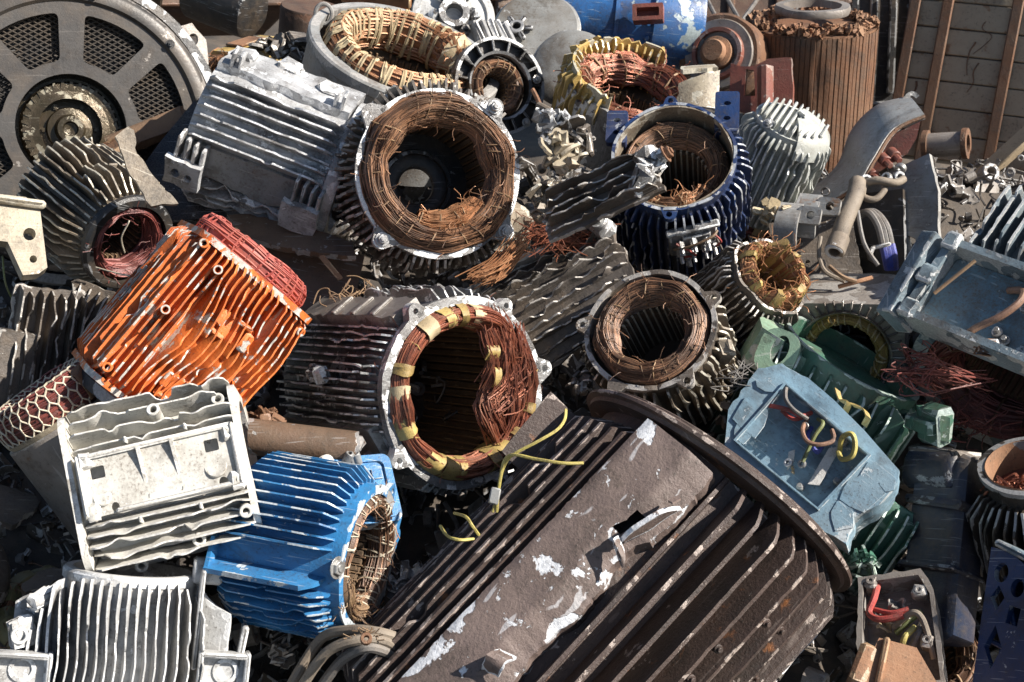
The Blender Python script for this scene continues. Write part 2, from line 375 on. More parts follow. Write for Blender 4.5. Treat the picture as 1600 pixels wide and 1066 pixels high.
    def quad(s, R, S, sides, m, z0, z1, w=.80, hv=.05, rnd_=.35, **kw):
        """parallel fins on each flat of a square motor frame; side k faces k*90 degrees"""
        for k in sides:
            a = k * PI / 2
            ux, uy = math.cos(a), math.sin(a)
            for i in range(m):
                t = -R * w + 2 * R * w * i / (m - 1)
                b = math.sqrt(max(1, R * R - t * t))
                h = S - b - S * rnd_ * (abs(t) / (R * w)) ** 3 * .35
                h = max(6, h) * rnd.uniform(1 - hv, 1 + hv)
                s.fin((ux * b - uy * t, uy * b + ux * t), (ux, uy), z0 + rnd.uniform(0, 5), z1 - rnd.uniform(0, 5), h, **kw)
        return s
    def plate(s, fn, nu, nv, th, wear=.8, jag=0.0):
        """solid sheet over fn(u, v), u and v in 0..1"""
        sd = s.seed + rnd.random() * 9
        def uv(i, j):
            u = i / (nu - 1); v = j / (nv - 1)
            if jag:
                q = jag * noise.noise(Vector((u * 7, v * 7, sd))) + .5 * jag * noise.noise(Vector((u * 23, v * 23, sd)))
                if i in (0, nu - 1): u += q
                if j in (0, nv - 1): v += q
            return u, v
        P = [[Vector(fn(*uv(i, j))) for j in range(nv)] for i in range(nu)]
        N = []
        for i in range(nu):
            row = []
            for j in range(nv):
                du = P[min(i + 1, nu - 1)][j] - P[max(i - 1, 0)][j]
                dv = P[i][min(j + 1, nv - 1)] - P[i][max(j - 1, 0)]
                q = du.cross(dv)
                row.append(q.normalized() if q.length > 1e-9 else Vector((0, 0, 1)))
            N.append(row)
        edge = lambda i, j: wear if i in (0, nu - 1) or j in (0, nv - 1) else 0
        a = len(s.V); s.grid(lambda i, j: P[i][j] + N[i][j] * th / 2, nu, nv, wear=edge)
        b = len(s.V); s.grid(lambda i, j: P[i][j] - N[i][j] * th / 2, nu, nv, wear=edge)
        bd = [(i, 0) for i in range(nu)] + [(nu - 1, j) for j in range(1, nv)] + [(i, nv - 1) for i in range(nu - 2, -1, -1)] + [(0, j) for j in range(nv - 2, 0, -1)]
        for q in range(len(bd)):
            i, j = bd[q]; i2, j2 = bd[(q + 1) % len(bd)]
            c = [s.v(P[i][j] + N[i][j] * th / 2, wear), s.v(P[i2][j2] + N[i2][j2] * th / 2, wear), s.v(P[i2][j2] - N[i2][j2] * th / 2, wear), s.v(P[i][j] - N[i][j] * th / 2, wear)]
            s.f(*c)
        return s
    def cyl(s, p, d, r, h, n=12, hole=0.0, wear=.8, cone=1.0):
        """short cylinder (or tube, when hole > 0) from p along d"""
        p = Vector(p); d = Vector(d).normalized(); x = d.orthogonal().normalized(); y = d.cross(x)
        o = s.M; Mx = Matrix(((x.x, y.x, d.x, p.x), (x.y, y.y, d.y, p.y), (x.z, y.z, d.z, p.z), (0, 0, 0, 1)))
        s.M = o @ Mx if o is not None else Mx
        bv = min(r * .12, h * .2)
        if hole > 0: prof = [(hole, 0), (r, 0), (r * cone, h - bv), (r * cone - bv, h), (hole + bv, h), (hole, h - bv), ]; ww = [0, 0, wear * .6, wear, wear, .2]
        else: prof = [(.01, 0), (r, 0), (r * cone, h - bv), (r * cone - bv, h), (.01, h)]; ww = [0, 0, wear * .6, wear * .6, 0]
        s.lathe(prof, n, wear=ww)
        s.M = o
        return s
    def build(s):
        if not s.V: return None
        me = bpy.data.meshes.new(s.name)
        me.from_pydata(s.V, [], s.Fc)
        for nm, dat in (('wear', s.W), ('tint', s.Tn)):
            at_ = me.attributes.new(nm, 'FLOAT', 'POINT'); at_.data.foreach_set('value', np.array(dat, dtype=np.float32))
        import bmesh
        bm = bmesh.new(); bm.from_mesh(me)
        bmesh.ops.recalc_face_normals(bm, faces=bm.faces)
        bm.to_mesh(me); bm.free()
        me.polygons.foreach_set('use_smooth', [not s.flat] * len(me.polygons))
        if not s.flat: me.set_sharp_from_angle(angle=R_(38))
        me.materials.append(M[s.mat])
        o = bpy.data.objects.new(s.name, me); COL.objects.link(o)
        pa = s.parent.obj if isinstance(s.parent, B) else (s.root)
        if pa is not None: o.parent = pa
        if s.label: o['label'] = s.label
        s.obj = o
        return o

def euler(x, y, z):
    from mathutils import Euler
    return Euler((R_(x), R_(y), R_(z))).to_matrix().to_4x4()

def circ(x, y, r, n=14, ry=None, a=0.0):
    return [(x + r * math.cos(2 * PI * i / n + a), y + (ry or r) * math.sin(2 * PI * i / n + a)) for i in range(n)]

def rrect(x0, y0, x1, y1, r, n=5):
    o = []
    for cx, cy, a in ((x1 - r, y0 + r, -90), (x1 - r, y1 - r, 0), (x0 + r, y1 - r, 90), (x0 + r, y0 + r, 180)):
        for i in range(n + 1):
            q = R_(a + 90 * i / n); o.append((cx + r * math.cos(q), cy + r * math.sin(q)))
    return o

def ragged(pts, step=9, amp=4, only=None, seed=None):
    """a polygon with torn edges: resampled and jittered outline"""
    g = random.Random(seed if seed is not None else rnd.random())
    o = []
    n = len(pts)
    for i in range(n):
        a, b = Vector(pts[i]).to_2d(), Vector(pts[(i + 1) % n]).to_2d()
        if only is not None and i not in only:
            o.append(tuple(a)); continue
        L = (b - a).length; k = max(1, int(L / step)); nn = Vector((-(b - a).y, (b - a).x)) / max(L, 1e-6)
        for j in range(k):
            q = a + (b - a) * (j / k)
            if j: q += nn * g.uniform(-amp, amp) + (b - a) / k * g.uniform(-.3, .3)
            o.append(tuple(q))
    return o

PENDING = []
THINGS = []
class T:
    def __init__(s, name, label, cat, px, py, d, axis=(0, 0, 1), up=(0, 1, 0), group=None):
        o = bpy.data.objects.new(name, None); COL.objects.link(o)
        o.empty_display_size = .05
        o.matrix_world = pose(px, py, d, axis, up)
        o['label'] = label; o['category'] = cat
        if group: o['group'] = group
        s.root = o; s.k = d / FPX; s.mw = o.matrix_world.copy()
        THINGS.append(s)
    def part(s, name, mat, parent=None, label=None):
        b = B(s.root, name, mat, parent, s.k, label); PENDING.append(b); return b
    def loc(s, px, py, d):
        """a place of the photograph in this thing's own measure"""
        return s.mw.inverted() @ at(px, py, d) / s.k
    def bolt(s, p, d, r=7, h=6, mat='steel', parent=None):
        b = s.part('bolt', mat, parent)
        p = Vector(p); dn = Vector(d).normalized()
        b.cyl(p, dn, r * 1.45, h * .3, 14); b.cyl(p + dn * h * .3, dn, r, h, 6); b.cyl(p + dn * h * 1.3, dn, r * .5, h * .35, 10)
        return b

def shard(b, c, s_, g):
    """one jagged broken lump of a casting"""
    for k in range(7):
        o = b.M; b.M = Matrix.Translation(Vector(c) + Vector((g.gauss(0, s_ * .35), g.gauss(0, s_ * .35), g.gauss(0, s_ * .2)))) @ euler(g.uniform(0, 360), g.uniform(0, 360), g.uniform(0, 360))
        if k % 2: b.box((0, 0, 0), (g.uniform(.5, 1.1) * s_, g.uniform(.3, .8) * s_, g.uniform(.15, .5) * s_), bev=s_ * .06, jit=s_ * .09)
        else:
            r = s_ * g.uniform(.4, .75); n = g.randint(5, 8)
            b.prism(ragged([(r * g.uniform(.6, 1) * math.cos(2 * PI * i / n), r * g.uniform(.6, 1) * math.sin(2 * PI * i / n)) for i in range(n)], 5, 2, seed=g.random()), -s_ * .07, s_ * .07, wear=.9)
        b.M = o

def flush():
    for b in PENDING: b.build()
    PENDING.clear()

# ---------------------------------------------------------------- shared motor pieces
def coil(t, R, ra, rz, zc, mat='copperdark', wires=90, tiemat='straw', ties=26, tapes=0, tapemat='tape', wr=1.6, a0=0, a1=360, mess=.10, seed=1, arcs=None, twist=.6, name='winding', tapew=(10, 22), stray=0):
    """end winding: a fat bundle of strands round the bore, tied and taped"""
    g = random.Random(seed)
    b = t.part(name, mat)
    a0, a1 = R_(a0), R_(a1)
    full = abs(a1 - a0 - 2 * PI) < 1e-4
    sd = g.random() * 50
    lobes = g.choice((7, 8, 9)); lt = g.uniform(-1.2, 1.2); lp = g.uniform(0, 6)
    def lump(a): return 1 + mess * noise.noise(Vector((math.cos(a) * 2.2 + sd, math.sin(a) * 2.2, 0))) * 1.5
    def P(a, ph, q=1.0):
        l = lump(a) * (1 + .055 * math.cos(lobes * ph + lt * a * 2 + lp) + .03 * noise.noise(Vector((math.cos(a) * 6, math.sin(a) * 6, ph * 1.5 + sd))))
        r = R + ra * l * q * math.cos(ph); z = zc + rz * l * q * math.sin(ph)
        return (r * math.cos(a), r * math.sin(a), z)
    nu = 110
    b.tint = .85
    b.grid(lambda i, j: P(a0 + (a1 - a0) * i / nu, 2 * PI * j / 28, .95), nu if full else nu + 1, 28, cu=full, cv=True)
    for k in range(wires):
        b.tint = g.random()
        span = g.uniform(.5, 2.6); st = g.uniform(a0, a1 if full else max(a0, a1 - span * .5))
        if not full: span = min(span, a1 - st)
        ph0 = g.uniform(-.6, PI + .9); tw = (lt * -2 / lobes * span if g.random() < .7 else g.uniform(-twist, twist) * .5)
        m = max(6, int(span / .07)); s1 = g.random() * 99; q0 = g.uniform(.96, 1.04)
        pts = []
        for i in range(m + 1):
            u = i / m; a = st + span * u
            q = q0 + .02 * noise.noise(Vector((a * 3, s1, 0))) + mess * (.25 if mess > .18 else .07) * noise.noise(Vector((a * 5, s1, 4)))
            pts.append(P(a, ph0 + tw * u + (.22 if mess > .18 else .07) * noise.noise(Vector((a * 2, s1, 8))), q))
        b.tube(pts, wr * g.uniform(.65, 1.1), 4, cap=False)
    for k in range(stray):
        b.tint = g.random()
        a = g.uniform(a0, a1); ph = g.uniform(.1, PI - .1); p = Vector(P(a, ph, 1.0)); pts = [p]
        dv = Vector((g.uniform(-1, 1), g.uniform(-1, 1), g.uniform(.0, 1))).normalized()
        for i in range(6):
            dv = (dv + Vector((g.uniform(-.6, .6), g.uniform(-.6, .6), g.uniform(-.6, .4)))).normalized()
            p = p + dv * g.uniform(3, 7); pts.append(p)
        b.tube(pts, wr * .5, 4)
    if ties:
        tb = t.part('lacing', tiemat, b)
        for k in range(ties):
            a = a0 + (a1 - a0) * (k + g.uniform(-.35, .35)) / ties
            tb.tint = g.random(); sl = g.uniform(-.16, .16)
            pts = [P(a + sl * math.sin(j / 14 * 2 * PI + 1), 2 * PI * j / 14, 1.05) for j in range(14)]
            tb.tube(pts, wr * g.uniform(.6, 1.2), 4, closed=True)
    for k in range(tapes):
        a = a0 + (a1 - a0) * (k + g.uniform(-.3, .3)) / tapes; w = R_(g.uniform(*tapew)); sl = g.uniform(-.2, .2)
        tb = t.part('tape', tapemat, b)
        tb.tint = g.random()
        p0 = g.uniform(-.8, 0); p1 = p0 + g.uniform(3.2, 5.4)
        tb.plate(lambda u, v: P(a + w * (u - .5) + sl * (v - .5), p0 + (p1 - p0) * v, 1.085 + .03 * math.sin(u * 9 + v * 5)), 5, 14, 1.2, wear=.3, jag=.05)
    b.tint = .5
    return b

def core(t, rb, ro, z0, z1, slots=36, mat='lam', dep=7, back=None, liner='straw'):
    """laminated stator core: toothed bore and annular front face"""
    b = t.part('stator_core', mat)
    n = slots * 6
    def rad(i):
        q = i % 6
        return rb if q < 4 else rb + dep
    zz = [z0 - (z0 - z1) * k / 3 for k in range(4)]
    b.grid(lambda i, j: (rad(i) * math.cos(2 * PI * i / n), rad(i) * math.sin(2 * PI * i / n), zz[j]), n, 4, cu=True, wear=lambda i, j: .45 if (i % 6 in (0, 3) and True) else 0)
    b.grid(lambda i, j: ((rad(i), ro)[j] * math.cos(2 * PI * i / n), (rad(i), ro)[j] * math.sin(2 * PI * i / n), z0), n, 2, cu=True)
    lb = t.part('slot_liners', liner, b)
    for k in range(slots):
        a = 2 * PI * (k + 4.5 / 6 + .08) / slots; w_ = 1.1 if liner == 'straw' else 1.7
        d = Vector((math.cos(a), math.sin(a), 0)); e = Vector((-d.y, d.x, 0)); r0 = rb + 1.6
        q = [d * r0 + e * w_, d * r0 - e * w_, d * (r0 + 5) - e * w_, d * (r0 + 5) + e * w_]
        ez = rnd.uniform(1, 8)
        lo = [lb.v(p + Vector((0, 0, z1)), .1) for p in q]; hi = [lb.v(p + Vector((0, 0, z0 + ez)), .1) for p in q]
        for i in range(4): lb.f(lo[i], lo[(i + 1) % 4], hi[(i + 1) % 4], hi[i])
        lb.f(*hi)
    if back:
        b.lathe([(back, z1 + 1), (rb + dep + 2, z1 + 1), (rb + dep + 2, z1 - 4), (back, z1 - 4)], 48)
    return b

def shell(t, R, rim, L, mat, z0=0.0, flange=0.0, fl=14, dent=3, jag=0.0, name='housing', n=84, wear=.9, a0=0, a1=2 * PI):
    b = t.part(name, mat)
    if flange:
        prof = [(R - rim, z0), (R + flange, z0), (R + flange, z0 - fl), (R, z0 - fl - 3), (R, z0 - L), (R - rim, z0 - L), (R - rim, z0 - L * .5)]
        ww = [wear, wear, wear * .6, 0, .4, .2, 0]; js = (0, 1)
    else:
        prof = [(R - rim, z0), (R, z0), (R, z0 - 6), (R, z0 - L), (R - rim, z0 - L), (R - rim, z0 - 6)]
        ww = [wear, wear, .1, .3, .2, .1]; js = (0, 1)
    b.lathe(prof, n, a0, a1, wear=ww, dent=dent, jag=jag, jagset=js)
    return b

def lug(b, R, ang, z0, z1, r=10, hole=5, reach=6):
    """eared lug with a bolt hole on a ring"""
    a = R_(ang); c = (R + reach)
    o = b.M
    Mx = Matrix.Rotation(a, 4, 'Z') @ Matrix.Translation(Vector((c, 0, 0)))
    b.M = o @ Mx if o is not None else Mx
    pts = [(-reach - 6, -r * 1.7)] + [(r * math.cos(q), r * math.sin(q)) for q in [R_(-75 + 150 * i / 8) for i in range(9)]] + [(-reach - 6, r * 1.7)]
    b.prism(pts, z1, z0, holes=[circ(0, 0, hole, 10)] if hole else (), wear=.9, capwear=.5)
    b.M = o

def wiggle(pts, r, n=8, amp=0.0, seed=0):
    """smooth Catmull-Rom path through points"""
    P = [Vector(p) for p in pts]; o = []
    for i in range(len(P) - 1):
        p0, p1, p2, p3 = P[max(i - 1, 0)], P[i], P[i + 1], P[min(i + 2, len(P) - 1)]
        for k in range(n):
            u = k / n
            q = .5 * ((2 * p1) + (p2 - p0) * u + (2 * p0 - 5 * p1 + 4 * p2 - p3) * u * u + (3 * p1 - p0 - 3 * p2 + p3) * u ** 3)
            if amp: q = q + Vector((noise.noise(q * .05 + Vector((seed, 0, 0))), noise.noise(q * .05 + Vector((0, seed, 5))), noise.noise(q * .05 + Vector((3, 0, seed))))) * amp
            o.append(q)
    o.append(P[-1])
    return o

def _onplane(t, px, py, z=0.0):
    """where the line of sight of a place in the photograph meets the thing's own plane z"""
    a = t.mw.inverted() @ CAM / t.k
    b = t.mw.inverted() @ at(px, py, 1.0) / t.k
    u = (z - a.z) / (b.z - a.z)
    q = a + (b - a) * u
    return (q.x, q.y)
T.pl = _onplane
T.pls = lambda t, pts, z=0.0: [_onplane(t, x, y, z) for x, y in pts]
SUN = (100.0, 39.0); SUNE = 5.0; SKY = .055; EXPO = 1.05; RUBBLE = 9000
# ================================================================ huge brown motor in front
t = T('electric_motor', 'huge dark brown cast iron motor with deep parallel fins and flaking pad, nearest in front', 'motor', 1120, 764, 3.22, (.675, .72, -.20), (0, .2, 1))
brown = t
R0 = 206
shell(t, R0, 12, 640, 'browniron', z0=-20, dent=2)
fl = t.part('end_flange', 'browniron')
fl.M = Matrix.Rotation(R_(6), 4, 'Y')
fl.lathe([(R0 - 30, 0), (244, 0), (248, -3), (248, -8), (239, -10), (236, -16), (R0 - 30, -16)], 120, wear=[0, .6, .95, .8, .2, .5, 0], dent=2)
fl.lathe([(R0 - 20, 7), (232, 7), (236, 5), (236, 1), (R0 - 20, 1)], 110, wear=[0, .4, .8, .5, 0])
zf = lambda a: -26 - .158 * R0 * math.cos(R_(a))
fn = t.part('cooling_fins', 'browniron')
for i, a in enumerate([98, 106, 114, 122, 130, 138, 146, 154, 162, 170, 178, 186, 194, 202]):
    aa = R_(a); sk = R_(6 * math.sin(R_(a - 90)))
    cut = (lambda z: .42 if z > -215 else 1.0) if i == 0 else None
    fn.fin((R0 * math.cos(aa), R0 * math.sin(aa)), (math.cos(aa + sk), math.sin(aa + sk)), -610, zf(a), 52 if i else 46, t=8, n=48, jag=.06, bend=.7, ramp=34, endh=.22, cut=cut, wear=.8)
for a in [60, 54, 48, 42, 36, 30, 24, 18, 12, 6]:
    aa = R_(a)
    fn.fin((R0 * math.cos(aa), R0 * math.sin(aa)), (math.cos(aa - .12), math.sin(aa - .12)), -600, zf(a) - 6, 40 + rnd.uniform(-3, 2), t=8, n=48, jag=.05, bend=.5, ramp=22, endh=.3, wear=1.1)
# wide flaking pad on the upper side
ang = R_(77); ex = Vector((math.sin(ang), -math.cos(ang), 0)); ey = Vector((math.cos(ang), math.sin(ang), 0))
# pad frame: x across (positive = towards the lower right), y along the axis, z outwards
Mp = Matrix(((ex.x, 0, ey.x, ey.x * 214), (ex.y, 0, ey.y, ey.y * 214), (0, 1, 0, 0), (0, 0, 0, 1)))
pa = t.part('mounting_pad', 'brownpad'); pa.M = Mp
xs = Mp.to_3x3() @ Vector((1, 0, 0))
sg = 1 if xs.x < 0 else -1          # makes +q the lower right side
prof_r = [(-30, 66), (-70, 76), (-120, 78), (-160, 68), (-190, 40), (-230, 34), (-262, 58), (-310, 64), (-352, 46), (-392, 44), (-440, 56), (-500, 60), (-590, 56)]
prof_l = [(-40, -58), (-110, -64), (-180, -54), (-215, -64), (-300, -58), (-340, -44), (-372, -60), (-420, -50), (-590, -58)]
def edge(pr, y):
    for (y0, x0), (y1, x1) in zip(pr, pr[1:]):
        if y1 <= y <= y0: u = (y - y0) / (y1 - y0); return x0 + (x1 - x0) * (u * u * (3 - 2 * u))
    return pr[-1][1] if y < pr[-1][0] else pr[0][1]
NU, NV = 26, 110
def pad(i, j, z=30):
    y = -34 - 556 * j / (NV - 1) - .0 ; u = i / (NU - 1)
    l = -58 + 1.5 * noise.noise(Vector((y * .05, 1, 0))) + 1.5 * noise.noise(Vector((y * .2, 4, 0))); r = edge(prof_r, y) * .5 + 32 + 2 * noise.noise(Vector((y * .06, 9, 0))) + 3 * noise.noise(Vector((y * .22, 7, 0)))
    zz = z + 1.6 * noise.noise(Vector((u * 3, y * .02, 3))) + (-20 * max(0, (u - .66) / .34) - 3 * max(0, (.12 - u) / .12) ** 2 if z > 0 else 0)
    return (sg * (l + (r - l) * u), y, zz)
def padw(i, j):
    u = i / (NU - 1); y = -34 - 556 * j / (NV - 1)
    q = noise.noise(Vector((y * .012, 2, 2))) * .25
    gl = max(0, min(1, .5 + 2.6 * noise.noise(Vector((y * .011, 6, 1))))); gr = max(0, min(1, .45 + 2.6 * noise.noise(Vector((y * .013, 1, 8)))))
    w = max(0, 1 - u / (.26 + q)) * 1.3 * gl + max(0, (u - .80 - q * .3) / .2) * 1.1 * gr
    if y > -90: w = max(w, .55 * max(0, 1 - abs(u - .2) / .3))
    return min(1, w)
pa.grid(pad, NU, NV, wear=padw, skip=lambda i, j: 17 <= i <= 19 and 22 <= j <= 29)
for i_ in (0, NU - 1):
    pa.grid(lambda i, j, i_=i_: pad(i_, j, 30 if i else -16) if i else pad(i_, j, -16), 2, NV, wear=lambda i, j: .55 if i else .1)
pa.grid(lambda i, j: pad(i, 0, -16) if not j else pad(i, 0), NU, 2, wear=lambda i, j: .6)
hd = t.part('lifting_lug', 'brownpad', pa); hd.M = Mp
hd.plate(lambda u, v: (sg * (70 - 30 * u), -104 - 96 * u, 26 + (30 * max(0, math.sin(PI * u))) * v - 4 + 4 * math.sin(u * 9)), 12, 6, 7, wear=.95, jag=.03)
hd.plate(lambda u, v: (sg * (42 + 30 * v - 8 * u), -206 + 14 * u - 16 * v, 31 + 16 * math.sin(PI * u) * (1 - v)), 6, 6, 4, wear=.95, jag=.08)
hd.plate(lambda u, v: (sg * (58 + 10 * u), -98 - 14 * v, 34 + 10 * v + 6 * u), 4, 4, 3, wear=1, jag=.1)
hd2 = t.part('torn_bracket', 'brownpad', pa); hd2.M = Mp
hd2.plate(lambda u, v: (sg * (22 + 26 * u), -416 - 34 * v + 8 * u, 32 + 20 * math.sin(PI * v) * (1 - .4 * u)), 6, 7, 4, wear=.95, jag=.07)
bo = t.part('boss', 'browniron'); bo.M = Mp
bo.box((sg * 102, -520, 14), (70, 170, 44), bev=14, jit=1.5, wear=.3)
for a, z in ((142, -130), (134, -206), (134, -262), (126, -345), (150, -120), (158, -190), (158, -252), (150, -330)):
    aa = R_(a); st = t.part('stud', 'browniron'); d = Vector((math.cos(aa), math.sin(aa), 0))
    st.cyl(d * (R0 - 2) + Vector((0, 0, z)), d, 7, 50, 12, wear=1.0); st.cyl(d * (R0 + 46) + Vector((0, 0, z)), d, 4, 7, 10, wear=1.0)
ft = t.part('mounting_foot', 'brownpad')
aa = R_(198); d = Vector((math.cos(aa), math.sin(aa), 0)); e = Vector((-d.y, d.x, 0))
ft.plate(lambda u, v: d * (210 + 62 * u) + e * (10 * u + 6 * math.sin(v * 6)) + Vector((0, 0, -40 - 190 * v - 12 * u)), 6, 14, 9, wear=.9, jag=.03)
ft.box(d * 240 + e * 12 + Vector((0, 0, -150)), (34, 30, 60), bev=4, jit=2)
sp = t.part('side_plate', 'browniron')
aa = R_(16); d = Vector((math.cos(aa), math.sin(aa), 0)); e = Vector((-d.y, d.x, 0))
sp.plate(lambda u, v: d * (220 + 72 * u - 10 * v) + e * 10 + Vector((0, 0, -76 - 120 * v)), 6, 9, 10, wear=.9, jag=.015)

# ================================================================ copper motor with the yellow taped winding
t = T('motor_stator', 'grey finned motor with red copper winding bound in yellow tape, bore facing right', 'stator', 727, 613, 3.36, (.56, -.06, .82), (.0, 1, .0))
copm = t
b = shell(t, 146, 9, 330, 'grey', flange=5, fl=14, dent=4, jag=10, wear=.6)
lug(b, 150, 62, 0, -18, 12, 5); lug(b, 150, 14, 0, -18, 14, 6, 10); lug(b, 150, 128, 0, -18, 13, 5); lug(b, 150, 222, 0, -18, 13, 5); lug(b, 148, 300, 0, -14, 12, 5)
fn = t.part('cooling_fins', 'grey')
for k, a in enumerate(range(140, 206, 5)):
    aa = R_(a); fn.fin((146 * math.cos(aa), 146 * math.sin(aa)), (-1, .25 * math.sin(aa)), -325, -20, 28 + rnd.uniform(-4, 3) - 10 * abs(a - 173) / 33, t=4, n=44, jag=.4, bend=2.2, ramp=10, wear=.8)
for a in range(52, 112, 6):
    aa = R_(a); fn.fin((146 * math.cos(aa), 146 * math.sin(aa)), (math.cos(aa), math.sin(aa)), -250, -20, 22, t=4, n=26, jag=.5, bend=4)
for a in range(250, 352, 5):
    aa = R_(a); fn.fin((146 * math.cos(aa), 146 * math.sin(aa)), (math.cos(aa), math.sin(aa)), -250, -18, 20, t=4, n=18, jag=.3, bend=3)
pd = t.part('mounting_pad', 'greyrust')
aa = R_(128); d = Vector((math.cos(aa), math.sin(aa), 0)); e = Vector((-d.y, d.x, 0))
pd.M = Matrix(((e.x, 0, d.x, d.x * 158), (e.y, 0, d.y, d.y * 158), (0, 1, 0, 0), (0, 0, 0, 1)))
pd.prism(ragged([(-26, -26), (26, -26), (26, -318), (-26, -318)], 14, 4, seed=8), -26, 6, wear=.8)
for y in (-90, -150, -215): pd.box((2, y, 8), (46, 12, 6), bev=2, rot=(0, 0, rnd.uniform(-9, 9)))
pf = t.part('foot_plate', 'greyrust')
aa = R_(214); d = Vector((math.cos(aa), math.sin(aa), 0)); e = Vector((-d.y, d.x, 0))
Mf = Matrix(((e.x, 0, d.x, d.x * 158), (e.y, 0, d.y, d.y * 158), (0, 1, 0, 0), (0, 0, 0, 1)))
pf.M = Mf
pf.prism(ragged([(-34, -38), (40, -30), (44, -120), (42, -322), (-34, -322)], 16, 3, seed=9), -24, 2, wear=.8)
for x, y in ((14, -70), (2, -160), (16, -250), (-8, -300)):
    q = t.part('stud', 'steel'); q.M = Mf; q.cyl((x, y, 1), (0, 0, 1), 8, 12, 12, hole=3)
bk = t.part('broken_casting', 'grey')
aa = R_(172)
for i in range(5):
    bk.box((-172 + rnd.uniform(-4, 4), 18 + rnd.uniform(-12, 14), -165 + rnd.uniform(-16, 16)), (12, 20, 26), rot=(rnd.uniform(0, 90), rnd.uniform(0, 60), 20), bev=3, jit=3)
core(t, 108, 137, -52, -318, 48, 'lamdark', 6, back=.1)
w = coil(t, 121, 17, 34, -18, 'copper', wires=480, tiemat='tape', ties=7, tapes=0, seed=3, wr=1.15, mess=.2, stray=40)
for a0, wd, mt in ((176, 10, 'paletape'), (160, 7, 'tape'), (196, 9, 'tape'), (204, 8, 'tape'), (232, 17, 'tape'), (250, 12, 'tape'), (263, 7, 'tape'), (122, 12, 'paletape'), (106, 8, 'tape'), (93, 7, 'tape'), (80, 9, 'paletape'), (292, 9, 'tape'), (305, 12, 'tape'), (324, 7, 'tape'), (345, 7, 'tape')):
    tp = t.part('tape', mt, w); tp.tint = rnd.random()
    A0, A1 = R_(a0), R_(a0 + wd); sk = rnd.uniform(-.15, .15)
    def P(u, v, A0=A0, A1=A1, sk=sk):
        a = A0 + (A1 - A0) * u + sk * (v - .5); ph = -.9 + 4.6 * v
        a += .05 * noise.noise(Vector((v * 3, a0, u * 2))); q = 1.10 + .07 * noise.noise(Vector((u * 2.5, v * 3, a0))) + .02 * math.sin(u * 7 + v * 9 + a0)
        return ((121 + 17 * q * math.cos(ph)) * math.cos(a), (121 + 17 * q * math.cos(ph)) * math.sin(a), -18 + 34 * q * math.sin(ph))
    tp.plate(P, 5, 14, 1.5, wear=.2, jag=.05)
# the torn bundle of strands hanging into the bore
lw = t.part('loose_strands', 'copper')
g = random.Random(12)
def bundle(pts, n, rad, wr, spread):
    for k in range(n):
        lw.tint = g.random()
        q = g.uniform(0, 2 * PI); rr = rad * math.sqrt(g.random()); o = Vector((math.cos(q), math.sin(q), g.uniform(-.6, .6))) * rr
        P = [Vector(p) + o * (1 + spread * g.uniform(-.3, .6) * math.sin(PI * i / (len(pts) - 1))) + Vector((g.uniform(-3, 3), g.uniform(-3, 3), g.uniform(-3, 3))) for i, p in enumerate(pts)]
        lw.tube(wiggle(P, 0, 5), wr * .8, 4, cap=False)
bundle([(46, 118, -6), (48, 84, 10), (62, 44, 8), (50, 4, -6)], 110, 25, 1.4, .9)
bundle([(88, 92, -6), (84, 56, 10), (90, 14, 8), (62, -12, -2)], 110, 25, 1.4, .9)
bundle([(70, 12, -12), (48, -14, -6), (54, -44, 0), (74, -76, -4), (86, -98, -12)], 80, 18, 1.5, .6)
bundle([(104, 20, -6), (100, -20, 6), (98, -60, 2), (78, -96, -8)], 80, 20, 1.5, .6)
for (px_, py_, r_) in ((802, 352, 0),):
    pass
tp = t.part('tape', 'tape', w)
tp.plate(lambda u, v: (44 + 14 * u, 40 - 34 * v + 4 * math.sin(v * 7), 12 + 6 * math.sin(v * 4)), 4, 9, 1.5, wear=.2, jag=.05)
tp.plate(lambda u, v: (26 + 24 * u, 74 - 22 * v, 16 + 5 * math.sin(v * 4)), 4, 7, 1.5, wear=.2, jag=.06)

# ================================================================ central stator
t = T('motor_stator', 'large round stator with thick brown copper winding and crinkled radial fins, centre of the pile', 'stator', 686, 270, 3.62, (.21, .12, .97), (0, 1, 0))
cen = t
b = shell(t, 130, 7, 205, 'grey', flange=3, fl=11, dent=4, jag=6, wear=.75)
for a in (48, 318, 228, 138): lug(b, 132, a, 0, -14, 15, 0, 7)
fn = t.part('cooling_fins', 'dim')
fn.radial(129, [40 + 5.2 * i for i in range(54)], -200, -14, 24, hv=.2, t=5.5, n=22, jag=.55, bend=1.8, freq=.05, ramp=6, wear=.75)
core(t, 87, 123, -48, -188, 44, 'lamdark', 6)
es = t.part('end_shield', 'black')
es.lathe([(30, -186), (38, -182), (52, -184), (54, -179), (60, -179), (62, -184), (104, -188), (104, -198), (30, -198)], 60, wear=[.4, .4, .1, .5, .5, .1, 0, 0, 0])
for a in range(0, 360, 60): t.bolt((57 * math.cos(R_(a)), 57 * math.sin(R_(a)), -180), (0, 0, 1), 4, 4, 'black', es)
w = coil(t, 103, 24, 34, -18, 'copperdark', wires=620, tiemat='straw', ties=22, seed=5, wr=1.15, mess=.19, stray=130)
coil(t, 82, 22, 28, -18, 'copperlight', wires=240, ties=4, tiemat='straw', seed=6, wr=1.1, a0=-118, a1=-34, mess=.35, stray=30, name='torn_bundle')
for a in (48, 318, 228): t.bolt((139 * math.cos(R_(a)), 139 * math.sin(R_(a)), 0), (0, 0, 1), 8, 8)
br = t.part('broken_lug', 'beigefin')
br.plate(lambda u, v: (112 + 40 * u, -40 - 60 * v - 20 * u, -6 - 30 * u), 5, 7, 8, wear=.9, jag=.06)
